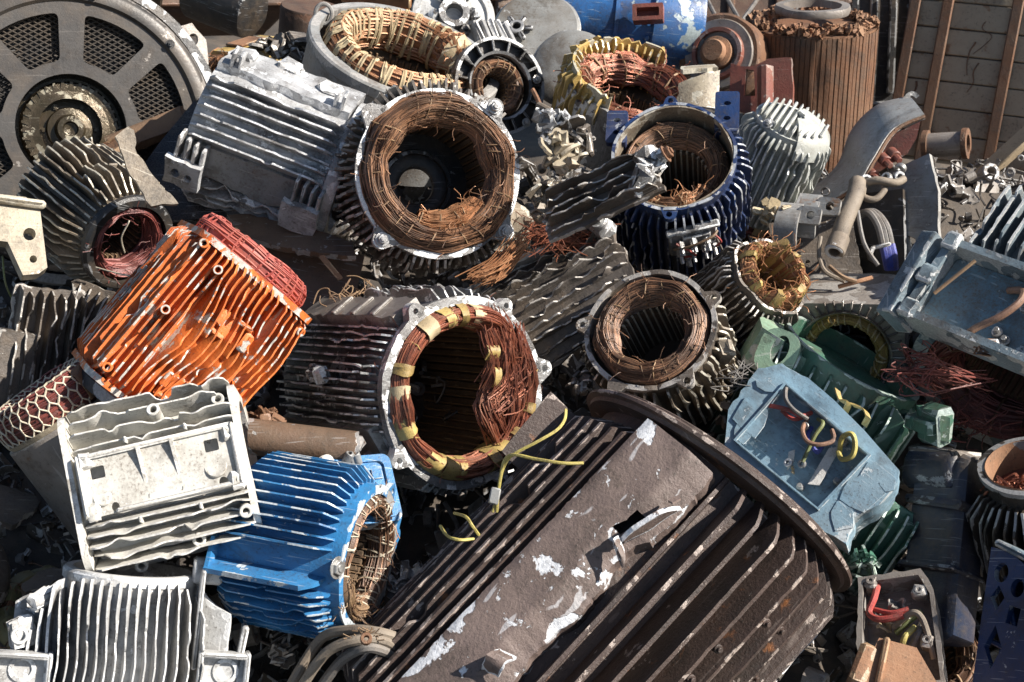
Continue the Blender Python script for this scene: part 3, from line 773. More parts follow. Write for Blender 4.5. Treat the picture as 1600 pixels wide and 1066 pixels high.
br.plate(lambda u, v: (128 + 30 * u - 40 * v, -70 - 50 * v, -4 - 16 * v), 5, 7, 7, wear=.9, jag=.06)

# ================================================================ mid right small stator
t = T('motor_stator', 'small round stator with smooth brown wound ring, tan fins, just behind the huge brown motor', 'stator', 1015, 514, 3.46, (-.22, .44, .87), (0, 1, 0))
b = shell(t, 103, 6, 170, 'dim', flange=2, fl=9, dent=2.5, jag=3, wear=1.0)
for a, h in ((176, 5), (308, 6), (246, 0), (30, 5)): lug(b, 103, a, 0, -10, 11, h, 8)
fn = t.part('cooling_fins', 'beigefin')
fn.radial(103, [-70 + 8 * i for i in range(14)], -165, -12, 17, hv=.2, t=4.5, n=26, jag=.4, bend=3.5, ramp=8)
fn.radial(103, [190 + 8 * i for i in range(12)], -165, -12, 16, hv=.2, t=4.5, n=20, jag=.4, bend=3, ramp=8)
core(t, 55, 97, -42, -160, 34, 'lamdark', 6, back=.1, liner='cord')
coil(t, 73, 17.5, 27, -16, 'copperdark', wires=460, tiemat='straw', ties=18, seed=8, wr=1.1, mess=.17, stray=60)
br = t.part('broken_lug', 'beigefin')
br.box((112, -18, -40), (26, 34, 44), rot=(10, 20, 30), bev=5, jit=4)

# ================================================================ dark blue stator
t = T('motor_stator', 'dark navy blue stator with deep open hood, brown wound ring and mounting brackets', 'stator', 1053, 243, 3.78, (-.04, .53, .85), (0, 1, 0))
navy = t
b = shell(t, 98, 5, 220, 'navy', dent=3, jag=4, wear=1.2)
for a in (268, 205, 95): lug(b, 97, a, -2, -12, 9, 5, 7)
hl = t.part('hood_lining', 'beigefin')
hl.lathe([(92.6, -1), (90, -1), (90, -92), (92.6, -92)], 72, dent=3, wear=[.6, .6, 0, 0])
hl.seed = b.seed
fn = t.part('cooling_fins', 'navy')
fn.radial(98, [196 + 7 * i for i in range(29)], -215, -14, 21, hv=.15, t=4, n=30, jag=.2, bend=1.0, ramp=10)
core(t, 52, 91, -80, -205, 34, 'lamdark', 6, back=.1, liner='cord')
coil(t, 70, 16, 28, -54, 'copperdark', wires=380, tiemat='straw', ties=16, seed=9, wr=1.0, mess=.12, stray=30)
coil(t, 70, 17, 20, -46, 'copperlight', wires=40, ties=14, tiemat='straw', seed=19, wr=1.5, a0=-140, a1=-40, mess=.3, stray=30, name='frayed_strands')
for x0, y0, x1, y1, nm in ((946, 176, 982, 226, 0), (1116, 146, 1156, 208, 1)):
    p0 = Vector((*t.pl(x0, y1, -20), 0)); p1 = Vector((*t.pl(x1, y0, -20), 0))
    q = t.part('mounting_bracket', 'navy')
    cx, cy = (p0.x + p1.x) / 2, (p0.y + p1.y) / 2; hw, hh = abs(p1.x - p0.x) / 2, abs(p1.y - p0.y) / 2
    q.prism(rrect(cx - hw, cy - hh, cx + hw, cy + hh, 5), -26, -14, holes=[circ(cx, cy + hh * .4, 6, 12, 4), circ(cx, cy - hh * .35, 6, 12, 4)], wear=.7)
    q.box((cx + (hw - 5) * (1 if nm else -1) * -1, cy, -50), (8, hh * 1.8, 60), bev=2)
tb = t.part('terminal_block', 'grey')
a = R_(286); d = Vector((math.cos(a), math.sin(a), 0)); e = Vector((-d.y, d.x, 0))
Mt = Matrix(((e.x, 0, d.x, d.x * 120), (e.y, 0, d.y, d.y * 120), (0, 1, 0, 0), (0, 0, 0, 1)))
tb.M = Mt
tb.box((0, -70, -8), (76, 66, 16), bev=3); tb.box((4, -58, 2), (44, 30, 8), bev=2)
tb.box((0, -34, -4), (84, 8, 12), bev=2)
for x, y in ((-22, -52), (-2, -50), (20, -56), (-24, -78), (-4, -82), (16, -80), (30, -74), (-12, -94)):
    q = t.part('terminal', 'steel', tb); q.M = Mt; q.cyl((x, y, 4), (0, -.35, 1), 6, 11, 6); q.cyl((x, y - 4, 14), (0, -.35, 1), 3.4, 12, 8)
for k, (mt, pts) in enumerate((('redwire', [(-30, -48, 8), (-14, -60, 16), (-2, -84, 16), (-20, -92, 10)]), ('redwire', [(30, -46, 6), (40, -64, 14), (24, -82, 12)]), ('straw', [(-34, -64, 8), (-8, -44, 20), (24, -34, 18), (36, -36, 8)]), ('greywire', [(34, -60, 6), (44, -110, 12), (36, -150, 8)]))):
    q = t.part('lead_wire', mt, tb); q.M = Mt; q.tube(wiggle(pts, 0, 6), 2.0, 6)

# ================================================================ orange motor
t = T('electric_motor', 'bright orange square motor body with wavy dented fins and pink winding at its end', 'motor', 386, 418, 3.34, (.635, .77, -.06), (.20, -.16, 1))
org = t
R1 = 104
b = shell(t, R1, 8, 268, 'orange', z0=-4, dent=1)
def sq(S, r): return rrect(-S, -S, S, S, r, 6)
b.prism(sq(110, 34), -14, -3, holes=[circ(0, 0, 92, 40)], wear=.85)
b.prism(sq(108, 34), -272, -262, holes=[circ(0, 0, 92, 40)], wear=.85)
fn = t.part('cooling_fins', 'orange')
fn.seed = 2.7
for x in (96, 86, 76, 66, 56):
    y0 = math.sqrt(R1 * R1 - x * x); fn.fin((x, y0), (.10, 1), -266, -6, 126 - y0 - (x - 56) * .35, t=4, n=36, jag=.10, bend=.8, ramp=14, wear=.66)
for x in (45, 34, 23, 12, 1, -10, -21, -32, -44):
    y0 = math.sqrt(R1 * R1 - x * x); fn.fin((x, y0), (-.12, 1), -266, -6, 130 - y0, t=3.4, n=50, jag=.14, bend=7.5, bias=-5, freq=.011, ramp=14, wear=.7)
for x in (-56, -67, -78, -88, -97):
    y0 = math.sqrt(R1 * R1 - x * x); fn.fin((x, y0), (-.1, 1), -266, -6, 126 - y0 + (x + 56) * .3, t=3.8, n=36, jag=.14, bend=2.5, bias=-1, ramp=14, wear=.66)
fn.quad(R1, 122, (0,), 11, -266, -6, w=.86, t=4.2, n=30, jag=.08, bend=.8, ramp=14)
fn.quad(R1, 124, (2,), 10, -266, -6, w=.82, t=4, n=30, jag=.14, bend=1.5, ramp=14)
for x, z in ((-14, -96), (-10, -216)):
    q = t.part('mounting_foot', 'orange')
    q.box((x - 24, 118, z), (14, 26, 30), bev=3, jit=1.5); q.box((x + 26, 116, z + 8), (14, 24, 26), bev=3, jit=1.5)
    q.box((x, 112, z + 3), (62, 12, 38), bev=3, jit=1.5); q.box((x - 10, 124, z + 20), (24, 10, 8), bev=2, jit=1.5); q.box((x + 18, 122, z - 16), (24, 10, 8), bev=2, jit=1.5)
for x, y, z in ((78, 96, -130), (92, 84, -20), (86, 88, -246), (-92, 78, -30), (-90, 84, -246), (60, 104, -38)):
    q = t.part('screw_boss', 'orange'); q.cyl((x, y, z), (x * .3, y, 0), 7.5, 30, 14, hole=4)
np_ = t.part('nameplate', 'blackplate')
np_.M = t.mw.inverted() @ pose(216, 448, 3.215, (-.42, .34, .84), (.6, .78, 0)); np_.M.translation /= t.k
np_.box((0, 0, 0), (26, 66, 3), bev=1)
for y_ in (-28, 28): np_.cyl((0, y_, 1), (0, 0, 1), 3, 2, 8)
rr = t.part('rear_ring', 'black'); rr.lathe([(80, -272), (106, -272), (108, -276), (104, -292), (80, -294)], 60, wear=[0, .4, .8, .5, .3])
coil(t, 84, 17, 24, 8, 'orange_wire', wires=110, tiemat='orange_wire', ties=36, seed=14, wr=1.7, mess=.08)
core(t, 60, 100, -8, -250, 36, 'lamdark', 6, back=.1)
lp = t.part('torn_lip', 'orange')
lp.plate(lambda u, v: (104 + 22 * u, 30 - 30 * v, -66 + 40 * u * (1 - v) + 8 * v - 44 * v), 6, 6, 4, jag=.06)
# the painted letters down the lower side stay unreadable strokes
# ================================================================ white finned housing with foot
t = T('motor_housing', 'off white finned motor housing with wide foot recess and square holes, beside blue motor', 'motor housing', 396, 722, 3.14, (.966, .225, .06), (-.03, .12, 1))
whi = t
R1 = 106
b = shell(t, R1, 8, 250, 'white', z0=-2, dent=1)
b.prism(rrect(-118, -118, 118, 118, 30, 6), -260, -250, holes=[circ(0, 0, 98, 40)], wear=.7)
b.prism(rrect(-112, -112, 112, 112, 30, 6), -10, 0, holes=[circ(0, 0, 98, 40)], wear=.7)
fn = t.part('cooling_fins', 'white')
for i, x in enumerate((99, 84, 68, 54)):
    y0 = math.sqrt(R1 * R1 - x * x); fn.fin((x, y0), (.34, 1), -248, -6, 126 - y0 - 12 * max(0, (x - 70) / 30) - (8 if i == 3 else 0), t=3.4, n=44, jag=.13, bend=4, freq=.012, ramp=8, endh=.75, wear=.62)
for i, x in enumerate((-48, -60, -73, -86, -97)):
    y0 = math.sqrt(R1 * R1 - x * x); fn.fin((x, y0), (-.32, 1), -248, -6, 124 - y0 - 10 * max(0, (-x - 70) / 30), t=3.4, n=44, jag=.14, bend=3.0, freq=.012, ramp=8, endh=.8, wear=.62)
fn.quad(R1, 118, (0,), 6, -248, -6, w=.7, t=4, n=24, jag=.1, bend=1, wear=.8)
fn.quad(R1, 118, (2,), 8, -248, -6, w=.7, t=4, n=24, jag=.2, bend=2.5, wear=.8)
fo = t.part('mounting_foot', 'white')
Mf = Matrix(((1, 0, 0, 0), (0, 0, 1, 0), (0, 1, 0, 0), (0, 0, 0, 1)))   # x across, y along axis, z outwards
fo.M = Mf @ Matrix.Diagonal((1, .88, 1, 1))
hol = [rrect(12, -256, 30, -232, 3), rrect(14, -66, 32, -42, 3), circ(-34, -226, 7, 14), circ(-34, -46, 8, 14)]
fo.prism(ragged([(50, -272), (50, -14), (-42, -14), (-46, -110), (-44, -272)], 20, 2, seed=2), 117, 123, holes=hol, wear=.6)
for y, ln in ((-272, 1), (-16, 1)): fo.box((4, y, 122), (92, 10, 16), bev=4, jit=1.5)
fo.box((46, -144, 123), (8, 250, 13), bev=3, jit=1); fo.box((-40, -120, 122), (8, 210, 12), bev=3, jit=1)
for y in (-168, -112):
    fo.plate(lambda u, v, y=y: (44 - 76 * u, y - 4 + 3 * u, 121 + 12 * (1 - u) ** 1.5 * v), 6, 4, 6, wear=.6)
fo.cyl((-16, -244, 116), (.3, 0, 1), 16, 8, 18, wear=.4); fo.cyl((-8, -54, 116), (.3, 0, 1), 20, 7, 18, wear=.4)
for x, y in ((40, -262), (-34, -262), (38, -22), (-36, -24)): fo.box((x, y, 118), (26, 24, 22), bev=5, jit=2)
for x, y, z in ((86, 108, -120), (82, 96, -26), (-96, 92, -94), (-108, 70, -186), (-76, 110, -18)):
    q = t.part('screw_boss', 'white'); q.cyl((x, y - 20, z), (x * .25, y * .7, 0), 10, 34, 16, hole=5, wear=.6)
for x in (60, -60):
    for z in (-80, -168): fn.box((x * 1.0, 112, z), (10, 22, 5), bev=1.5)

# ================================================================ bottom left white finned housing
t = T('motor_housing', 'pale aluminium housing with upright sharp fins and corner feet, at bottom left edge', 'motor housing', 208, 888, 3.02, (.07, .985, .13), (0, -.13, .99))
R1 = 102
b = shell(t, R1, 8, 300, 'silverwhite', z0=-8, dent=1)
b.lathe([(90, 0), (101, 0), (105, -5), (105, -16), (90, -16)], 60, wear=[0, .3, .8, .4, 0])
fn = t.part('cooling_fins', 'silverwhite')
fn.seed = 3.1
for i in range(15):
    x = -97 + 194 * i / 14; y0 = math.sqrt(max(200, R1 * R1 - x * x))
    fn.fin((x, y0), (x / 97 * .10 - .14, 1), -300, -8 - 26 * max(0, (abs(x) - 60) / 40) ** 2, 119 - y0 - 5 * (abs(x) / 97) ** 2, t=3.3, n=46, jag=.16, bend=3.2, bias=-2, freq=.012, ramp=20, endh=.3, wear=.8)
q = t.part('side_step', 'silverwhite')          # local +x points to the left of the picture
for k in range(4):
    x = 106 + 13 * k; q.plate(lambda u, v, x=x, k=k: (x + 5 * v + 2 * math.sin(u * 9), 46 + 46 * v - 8 * k, -22 - 34 * k - (280 - 34 * k) * u), 16, 5, 4, wear=.8, jag=.03)
q.plate(lambda u, v: (98 + 66 * u, 52 - 8 * u, -14 - 40 * u - 190 * v), 8, 12, 10, wear=.8, jag=.03)
q.box((128, 74, -44), (44, 16, 26), rot=(10, 20, 40), bev=6, jit=5); q.box((150, 68, -96), (36, 18, 44), rot=(0, 20, 20), bev=7, jit=5); q.cyl((152, 74, -100), (0, 1, 0), 13, 8, 14, hole=8)
def foot(x, z, w, h):
    q = t.part('mounting_foot', 'silverwhite')
    q.box((x, 86, z), (w, 8, h), bev=3); q.cyl((x - 4, 89, z + 6), (0, 1, 0), 20, 4, 20, hole=13)
    for dx in (-w / 2 + 4, w / 2 - 4): q.box((x + dx, 92, z), (8, 30, h + 4), bev=3)
    for dz in (-h / 2 + 4, h / 2 - 4): q.box((x, 92, z + dz), (w - 6, 30, 8), bev=3)
    q.box((x + w * .28, 84, z - h), (6, 40, h), bev=2); q.box((x - w * .28, 84, z - h), (6, 40, h), bev=2)
foot(146, -152, 92, 62); foot(-148, -140, 78, 70)
q = t.part('side_arm', 'silverwhite')
q.plate(lambda u, v: (-(102 + 50 * u * u), 40 + 40 * u, -10 - 40 * u - 110 * v), 8, 10, 8, wear=.8, jag=.02)
q.box((-112, 44, 10), (46, 28, 40), bev=4); q.box((-104, 72, -60), (7, 40, 150), bev=2); q.box((-172, 70, -110), (10, 40, 90), bev=3, rot=(0, -6, 0))
q = t.part('screw_boss', 'silverwhite'); q.cyl((-4, 116, -168), (0, 1, 0), 11, 8, 14, hole=5)

# ================================================================ blue motor
t = T('electric_motor', 'bright blue short motor with horizontal fins, open end and lead wires facing right', 'motor', 577, 872, 3.08, (.92, -.17, .34), (.12, 1, 0))
blu = t
R1 = 116
b = shell(t, R1, 15, 206, 'blue', dent=1.5, wear=.9)
for a in (66, 300, 20): lug(b, R1, a, 0, -9, 12, 5, 5)
b.prism(ragged([(105, -30), (124, 20), (120, 80), (96, 84), (104, 40), (98, -30)], 9, 4, seed=6), -8, -2, wear=.9)
fr = t.part('front_plate', 'grey_smooth')
fr.lathe([(94, 1), (112, 1), (112, -6), (94, -6)], 60, R_(-75), R_(75), wear=[.8, .8, 0, 0], dent=2)
fn = t.part('cooling_fins', 'blue')
for a in [88 + 7.5 * i for i in range(13)]:
    aa = R_(a); fn.fin((R1 * math.cos(aa), R1 * math.sin(aa)), (math.cos(aa + .12), math.sin(aa + .12)), -202, -18, 25, t=3.6, n=36, jag=.04, bend=.7, ramp=20, endh=.25, wear=.85)
for i, a in enumerate([212, 218.5, 225, 231.5, 238, 244.5, 251, 257.5, 264]):
    aa = R_(a); fn.fin((R1 * math.cos(aa), R1 * math.sin(aa)), (math.cos(aa - .22), math.sin(aa - .22)), -202, -14, 27 if i < 6 else 22, t=3.2, n=40, jag=.10 if i < 2 else .22, bend=1.4 if i < 2 else 4.5, bias=1 if i < 2 else 3, freq=.016, ramp=26, endh=.3, wear=.8)
lg = t.part('mounting_ledge', 'blue')
aa = R_(199); d = Vector((math.cos(aa), math.sin(aa), 0)); e = Vector((-d.y, d.x, 0))
lg.M = Matrix(((e.x, 0, d.x, d.x * 112), (e.y, 0, d.y, d.y * 112), (0, 1, 0, 0), (0, 0, 0, 1)))
lg.plate(lambda u, v: (3 + 6 * u, -204 + (182 - 26 * u * u) * v, 0 + 44 * u), 6, 20, 8, wear=.75, jag=.006)
lg.plate(lambda u, v: (-38 + 44 * u, -205 + 3 * v, 2 + 38 * v * (.5 + .5 * u)), 6, 5, 6, wear=.75)
lg.M = None
# terminal box base behind the top of the fins
tb = t.part('terminal_box', 'blue')
Mb = t.mw.inverted() @ pose(556, 764, 3.18, (.22, .42, .88), (-.1, 1, 0)) ; Mb.translation /= t.k
tb.M = Mb
tb.prism(rrect(-68, -62, 68, 58, 14, 5), -26, 0, wear=.8); tb.prism(rrect(-62, -56, 62, 52, 12, 5), 0, 5, holes=[rrect(-54, -48, 54, 44, 10, 5)], wear=.8); tb.box((40, 22, 2), (18, 18, 3), bev=1)
q = t.part('insulator', 'glaze', tb); q.M = Mb
q.lathe([(.1, 0), (15, 0), (16, 4), (13, 8), (14, 12), (10, 16), (10, 22), (6, 24), (.1, 24)], 20); q.M = Mb @ Matrix.Translation((-44, 44, 3)); q.V.clear(); q.Fc.clear(); q.W.clear(); q.Tn.clear()
q.lathe([(.1, 0), (15, 0), (16, 4), (13, 8), (14, 12), (10, 16), (10, 22), (6, 24), (.1, 24)], 20, loop=False)
q = t.part('cable_gland', 'grey_smooth', tb); q.M = Mb
for x, r in ((-10, 8), (2, 7), (12, 8)): q.cyl((x, 44, 2), (rnd.uniform(-.5, .5), .6, 1), r, 22, 10, hole=r * .6)
t.bolt((-117, -20, -4), (-.3, 0, 1), 12, 5, 'steel')
core(t, 74, 102, -40, -195, 36, 'lam', 6, back=.1)
w = coil(t, 88, 13, 22, -18, 'copperdark', wires=110, tiemat='cord', ties=44, seed=21, wr=1.6, mess=.1, stray=40)
coil(t, 88, 15, 25, -18, 'straw', wires=60, ties=0, seed=22, wr=1.4, a0=200, a1=290, mess=.2, stray=30, name='straw_wrapping')
def traced(name, label, cat, pts, d, axis=(0, 0, 1), th=8, mat='grey', holes=(), part='sheet', rag=4, only=None, up=(0, 1, 0), step=9, bend=0.0, wear=.8, group=None):
    """a torn or cut sheet whose outline is known: real thickness, own distance and own tilt"""
    cx = sum(p[0] for p in pts) / len(pts); cy = sum(p[1] for p in pts) / len(pts)
    t = T(name, label, cat, cx, cy, d, axis, up, group)
    b = t.part(part, mat)
    o = t.pls(pts)
    if rag: o = ragged(o, step, rag, only)
    b.prism(o, -th, 0, holes=[t.pls(h) for h in holes], wear=wear)
    t.sheet = b
    return t

def panel(name, label, cat, px, py, d, axis, up, L, n, pitch, h, mat, jag=.4, bend=5, th=8, basew=None, part='fin_panel', group=None, curve=0.0):
    """a broken piece of a finned frame: base sheet with parallel fins along local z, pointing along local y"""
    t = T(name, label, cat, px, py, d, axis, up, group)
    b = t.part(part, mat)
    w = (basew or n * pitch) / 2
    yb = lambda x: -curve * (x / w) ** 2
    b.plate(lambda u, v: (-w + 2 * w * u, yb(-w + 2 * w * u), -L / 2 + L * v), 12, 14, th, jag=.06)
    for i in range(n):
        x = (i - (n - 1) / 2) * pitch
        b.fin((x, yb(x)), (x / w * curve * .02, 1), -L / 2 + rnd.uniform(0, L * .06), L / 2 - rnd.uniform(0, L * .06), h * rnd.uniform(.85, 1.1), t=3.4, n=48, jag=jag, bend=bend, ramp=8)
    return t

# ================================================================ light blue terminal box
t = T('terminal_box', 'broken light blue terminal box with loose lead wires and white label inside', 'terminal box', 1265, 700, 3.30, (-.10, .30, .95), (.64, .77, 0))
lbx = t
o = [(1185, 575), (1222, 568), (1262, 590), (1303, 625), (1350, 672), (1405, 735), (1402, 754), (1374, 788), (1334, 810), (1322, 850), (1262, 815), (1200, 770), (1132, 700), (1138, 640)]
tr = [(1229, 603), (1356, 712), (1278, 794), (1152, 690)]
b = t.part('box_rim', 'lightblue')
P = t.pls(o); Q = t.pls(tr)
P2 = ragged(P, 11, 2.2, only={0, 1, 6, 7, 8, 9, 13}, seed=31)
b.prism(P2, -14, 0, holes=[Q], wear=.6)
c = Vector((sum(q[0] for q in Q) / 4, sum(q[1] for q in Q) / 4))
big = [tuple(c + (Vector(q) - c) * 1.05) for q in Q]
b.prism(big, -30, -12, holes=[Q], wear=.1); b.prism(big, -36, -30)
b.prism([tuple(c + (Vector(q) - c) * 1.05) for q in Q], 1, 7, holes=[[tuple(c + (Vector(q) - c) * 1.005) for q in Q][i] for i in (0, 1, 2, 3)] and [[tuple(c + (Vector(q) - c) * 1.005) for q in Q]], wear=.8)
sk = t.part('box_body', 'lightblue')
sk.prism([tuple(c + (Vector(p) - c) * .985) for p in P2], -64, -14, holes=[big], wear=.4)
sk.prism(ragged([tuple(c + (Vector(p) - c) * .93) for p in P], 14, 3, seed=32), -120, -64, wear=.5)
for cx_, cy_, rx_, ry_ in ((1176, 646, 34, 40), (1205, 600, 30, 20), (1160, 676, 20, 22), (1345, 772, 40, 34), (1368, 740, 34, 24), (1318, 806, 26, 30), (1388, 752, 16, 22)):
    o_ = [t.pl(cx_ + rx_ * math.cos(q) * rnd.uniform(.55, 1), cy_ + ry_ * math.sin(q) * rnd.uniform(.55, 1)) for q in [2 * PI * i / 9 for i in range(9)]]
    b.prism(o_, -1, rnd.uniform(1.2, 3), wear=.75)
for x, y in ((1200, 622), (1166, 672), (1308, 752), (1320, 690), (1290, 640), (1250, 760)):
    q = t.part('clip', 'grey_smooth'); p = t.pl(x, y, -20); q.box((p[0], p[1], -30), (12, 10, 24), rot=(0, 0, rnd.uniform(0, 90)), bev=2); q.cyl((p[0], p[1], -18), (0, 0, 1), 4, 5, 8)
def wire(t, name, mat, pts, r, label=None, par=None, z=None):
    q = t.part(name, mat, par, label)
    P = [(*t.pl(x, y, h), h) for x, y, h in pts]
    q.tube(wiggle(P, 0, 7), r, 8)
    return q
wire(t, 'lead_wire', 'redwire', [(1200, 634, -6), (1214, 636, 4), (1236, 642, 8), (1252, 650, 2), (1268, 645, -10)], 3.8, 'red lead wire')
wire(t, 'lead_wire', 'redwire', [(1222, 642, -14), (1240, 655, -6), (1262, 650, -16)], 3.4, 'red lead wire')
wire(t, 'lead_wire', 'greywire', [(1228, 606, 8), (1228, 624, 10), (1240, 640, 12), (1262, 655, 0)], 3.4, 'grey lead wire')
wire(t, 'lead_wire', 'brownwire', [(1262, 654, -14), (1254, 672, 6), (1262, 690, 18), (1282, 695, 20), (1302, 688, 14), (1300, 672, 4)], 3.6, 'brown looped lead wire')
wire(t, 'lead_wire', 'greenwire', [(1278, 655, -10), (1286, 662, 10), (1274, 680, 10), (1264, 700, 4), (1254, 722, 0)], 3.2, 'olive lead wire')
wire(t, 'lead_wire', 'yellowwire', [(1312, 706, -14), (1316, 684, 10), (1330, 678, 20), (1336, 692, 18), (1332, 712, 12), (1316, 718, 4), (1310, 706, -6)], 4.2, 'yellow looped lead wire')
wire(t, 'lead_wire', 'bluewire', [(1268, 668, -20), (1262, 684, -12), (1276, 706, -10), (1284, 698, -18)], 4, 'dark blue lead wire')
for x, y in ((1228, 604), (1254, 723), (1232, 722), (1258, 664), (1292, 650)):
    q = t.part('cable_lug', 'steel'); p = t.pl(x, y, 0); q.cyl((p[0], p[1], -8), (rnd.uniform(-.6, .6), rnd.uniform(-.6, .6), 1), 7, 6, 12, hole=3)
q = t.part('label_tag', 'label'); P4 = t.pls([(1295, 700), (1312, 698), (1306, 712), (1280, 758), (1262, 756)], -14); q.prism(P4, -18, -15, wear=0)
q = t.part('label_tag', 'label'); P4 = t.pls([(1232, 706), (1242, 702), (1240, 720), (1230, 734)], -20); q.prism(P4, -24, -21, wear=0)
for x, y, s_ in ((1245, 740, 10), (1262, 786, 12)):
    p = t.pl(x, y, -40); q = t.part('crumpled_scrap', 'paletape'); q.plate(lambda u, v, p=p, s_=s_: (p[0] + s_ * (2 * u - 1), p[1] + s_ * (v - .5), -38 + 10 * math.sin(4 * u + 2 * v)), 5, 4, 2, jag=.2)

# ================================================================ green motor
t = T('electric_motor', 'dark green finned motor lying under the light blue terminal box', 'motor', 1332, 558, 3.66, (.50, .80, .22), (.0, -.25, 1))
R1 = 118
b = shell(t, R1, 8, 330, 'green', dent=1.5)
b.lathe([(.1, -30), (104, -30), (112, -40), (.1, -40)], 50)
fn = t.part('cooling_fins', 'green')
fn.quad(R1, 138, (1,), 9, -320, -12, w=.9, t=4.2, n=40, jag=.13, bend=3, ramp=18)
fn.quad(R1, 138, (0, 2), 8, -320, -12, w=.8, t=4.2, n=26, jag=.1, bend=2, ramp=18)
q = t.part('lifting_eye', 'palegreen')
q.prism(ragged([(118, 20), (150, 24), (158, 60), (150, 104), (112, 112)], 30, 1), -66, -4, wear=.6)
q.M = Matrix.Translation(t.loc(1215, 552, 3.52)) @ (t.mw.to_3x3().inverted() @ pose(1215, 552, 3.52, (-.1, .1, 1), (.4, 1, 0)).to_3x3()).to_4x4()
q.prism(rrect(-30, -36, 30, 36, 24, 6), -10, 8, holes=[circ(2, 6, 13, 18, 22)], wear=.8)
ft = t.part('mounting_foot', 'green'); p = t.loc(1462, 664, 3.42)
ft.box(p, (30, 46, 54), rot=(20, 25, 40), bev=4, jit=5); ft.box(p + Vector((14, -6, -10)), (24, 60, 20), rot=(20, 25, 40), bev=3, jit=3)
ft2 = t.part('lower_fins', 'green'); ft2.M = Matrix.Translation(t.loc(1345, 850, 3.42)); ft2.box((0, -12, 0), (120, 20, 150), bev=8, jit=4)
for k in range(7): ft2.fin((-50 + 16 * k, -4), (.05, 1), -74, 74, 24, t=4, n=20, jag=.3, bend=2)
ptp = t.part('paper_strip', 'tape')
for pts in ([(1312, 612, 3.34), (1318, 630, 3.34), (1330, 632, 3.33), (1322, 652, 3.36)], [(1336, 636, 3.34), (1352, 642, 3.33), (1360, 654, 3.32), (1354, 668, 3.36)]):
    A = [t.loc(*p) for p in pts]; C = wiggle(A, 0, 4)
    ptp.plate(lambda u, v, C=C: C[min(len(C) - 1, int(u * (len(C) - 1)))] + Vector((10 * v, 6 * v, 3 * v)), 10, 3, 2)

# ================================================================ grey rounded-square housing with yellow ring
t = T('motor_housing', 'dusty grey square housing with yellow coil ring, lying above the green motor', 'motor housing', 1318, 556, 3.80, (-.10, -.36, .92), (0, 1, .3))
b = t.part('housing', 'greyrust')
b.prism(rrect(-88, -78, 92, 86, 34, 7), -150, 0, holes=[circ(0, 0, 70, 44)], wear=.7)
hs = t.part('ribbed_face', 'dim')
for a in range(0, 360, 9):
    d = Vector((math.cos(R_(a)), math.sin(R_(a)), 0)); hs.box(d * 82 + Vector((0, 0, 1)), (20, 3, 8), rot=(0, 0, a), bev=.8)
hs.lathe([(70, -2), (74, 6), (76, -2)], 60, wear=[.2, .9, .2])
core(t, 44, 70, -40, -140, 36, 'lamdark', 6, back=.1)
coil(t, 58, 9, 16, -14, 'tape', wires=40, ties=30, tiemat='paletape', seed=31, wr=1.6, mess=.12, stray=12)

# ================================================================ right motor with terminal tray
t = T('electric_motor', 'blue grey finned motor with open terminal tray and rusty copper bore, right edge', 'motor', 1556, 606, 3.56, (-.40, -.66, .62), (0, .62, .74))
ym = t
R1 = 128
b = shell(t, R1, 10, 330, 'bluegrey', flange=14, fl=12, dent=2)
fn = t.part('cooling_fins', 'bluegrey')
fn.quad(R1, 152, (1,), 12, -330, -150, w=.9, t=4.5, n=30, jag=.12, bend=.7, ramp=10)
fn.quad(R1, 146, (0, 2), 8, -330, -30, w=.8, t=5, n=26, jag=.3, bend=3)
tr = t.part('terminal_tray', 'bluegrey')
Mt = t.mw.inverted() @ pose(1552, 470, 3.28, (-.16, .52, .84), (.40, 1, 0)); Mt.translation /= t.k
tr.M = Mt
tw, th_ = 112, 72
tr.prism(rrect(-tw, -th_, tw, th_, 8), -44, -36, wear=.2); tr.box((-tw - 16, -6, -20), (30, 150, 60), rot=(0, -24, 4), bev=3, jit=.6)
tr.prism(rrect(-tw, -th_, tw, th_, 8), -36, 4, holes=[rrect(-tw + 12, -th_ + 12, tw - 12, th_ - 12, 8)], wear=.8, capwear=.3)
for x, y in ((-tw + 8, th_ - 8), (-tw + 10, -th_ + 10), (-tw + 4, 0)):
    tr.box((x, y, 4), (26, 30, 16), bev=4, jit=1, wear=.9)
fl_ = t.part('tray_floor', 'traydirt', tr); fl_.M = Mt; fl_.prism(rrect(-tw + 13, -th_ + 13, tw - 13, th_ - 13, 8), -36, -31, wear=0)
for x, y, r in ((70, 40, 10), (64, 22, 9), (10, -6, 7), (20, -32, 8), (36, -40, 8), (72, 52, 6), (34, 18, 6)):
    q = t.part('terminal', 'steel', tr); q.M = Mt; q.cyl((x, y, -31), (0, 0, 1), r, 7, 12); q.cyl((x, y, -24), (0, 0, 1), r * .5, 8, 8)
q = t.part('lead_wire', 'brownwire', tr); q.M = Mt; q.tube(wiggle([(0, 36, -26), (26, 34, -8), (36, 10, 4), (22, -22, 2), (0, -44, -6), (-14, -52, -22)], 0, 7), 5.5, 8)
q = t.part('crumpled_scrap', 'brownwire', tr); q.M = Mt; q.box((24, -64, -16), (34, 22, 14), rot=(10, 20, 30), bev=5, jit=6)
q = t.part('scraper', 'straw', tr); q.M = Mt; q.tube([(-82, -24, 2), (-54, 46, 8)], 3, 6)
core(t, 84, 118, -70, -300, 48, 'lamred', 6, back=.1)
coil(t, 100, 22, 36, -28, 'wine', wires=150, ties=16, tiemat='rust', seed=33, wr=1.9, mess=.22, stray=50)
q = t.part('loose_strands', 'wine')
g = random.Random(51)
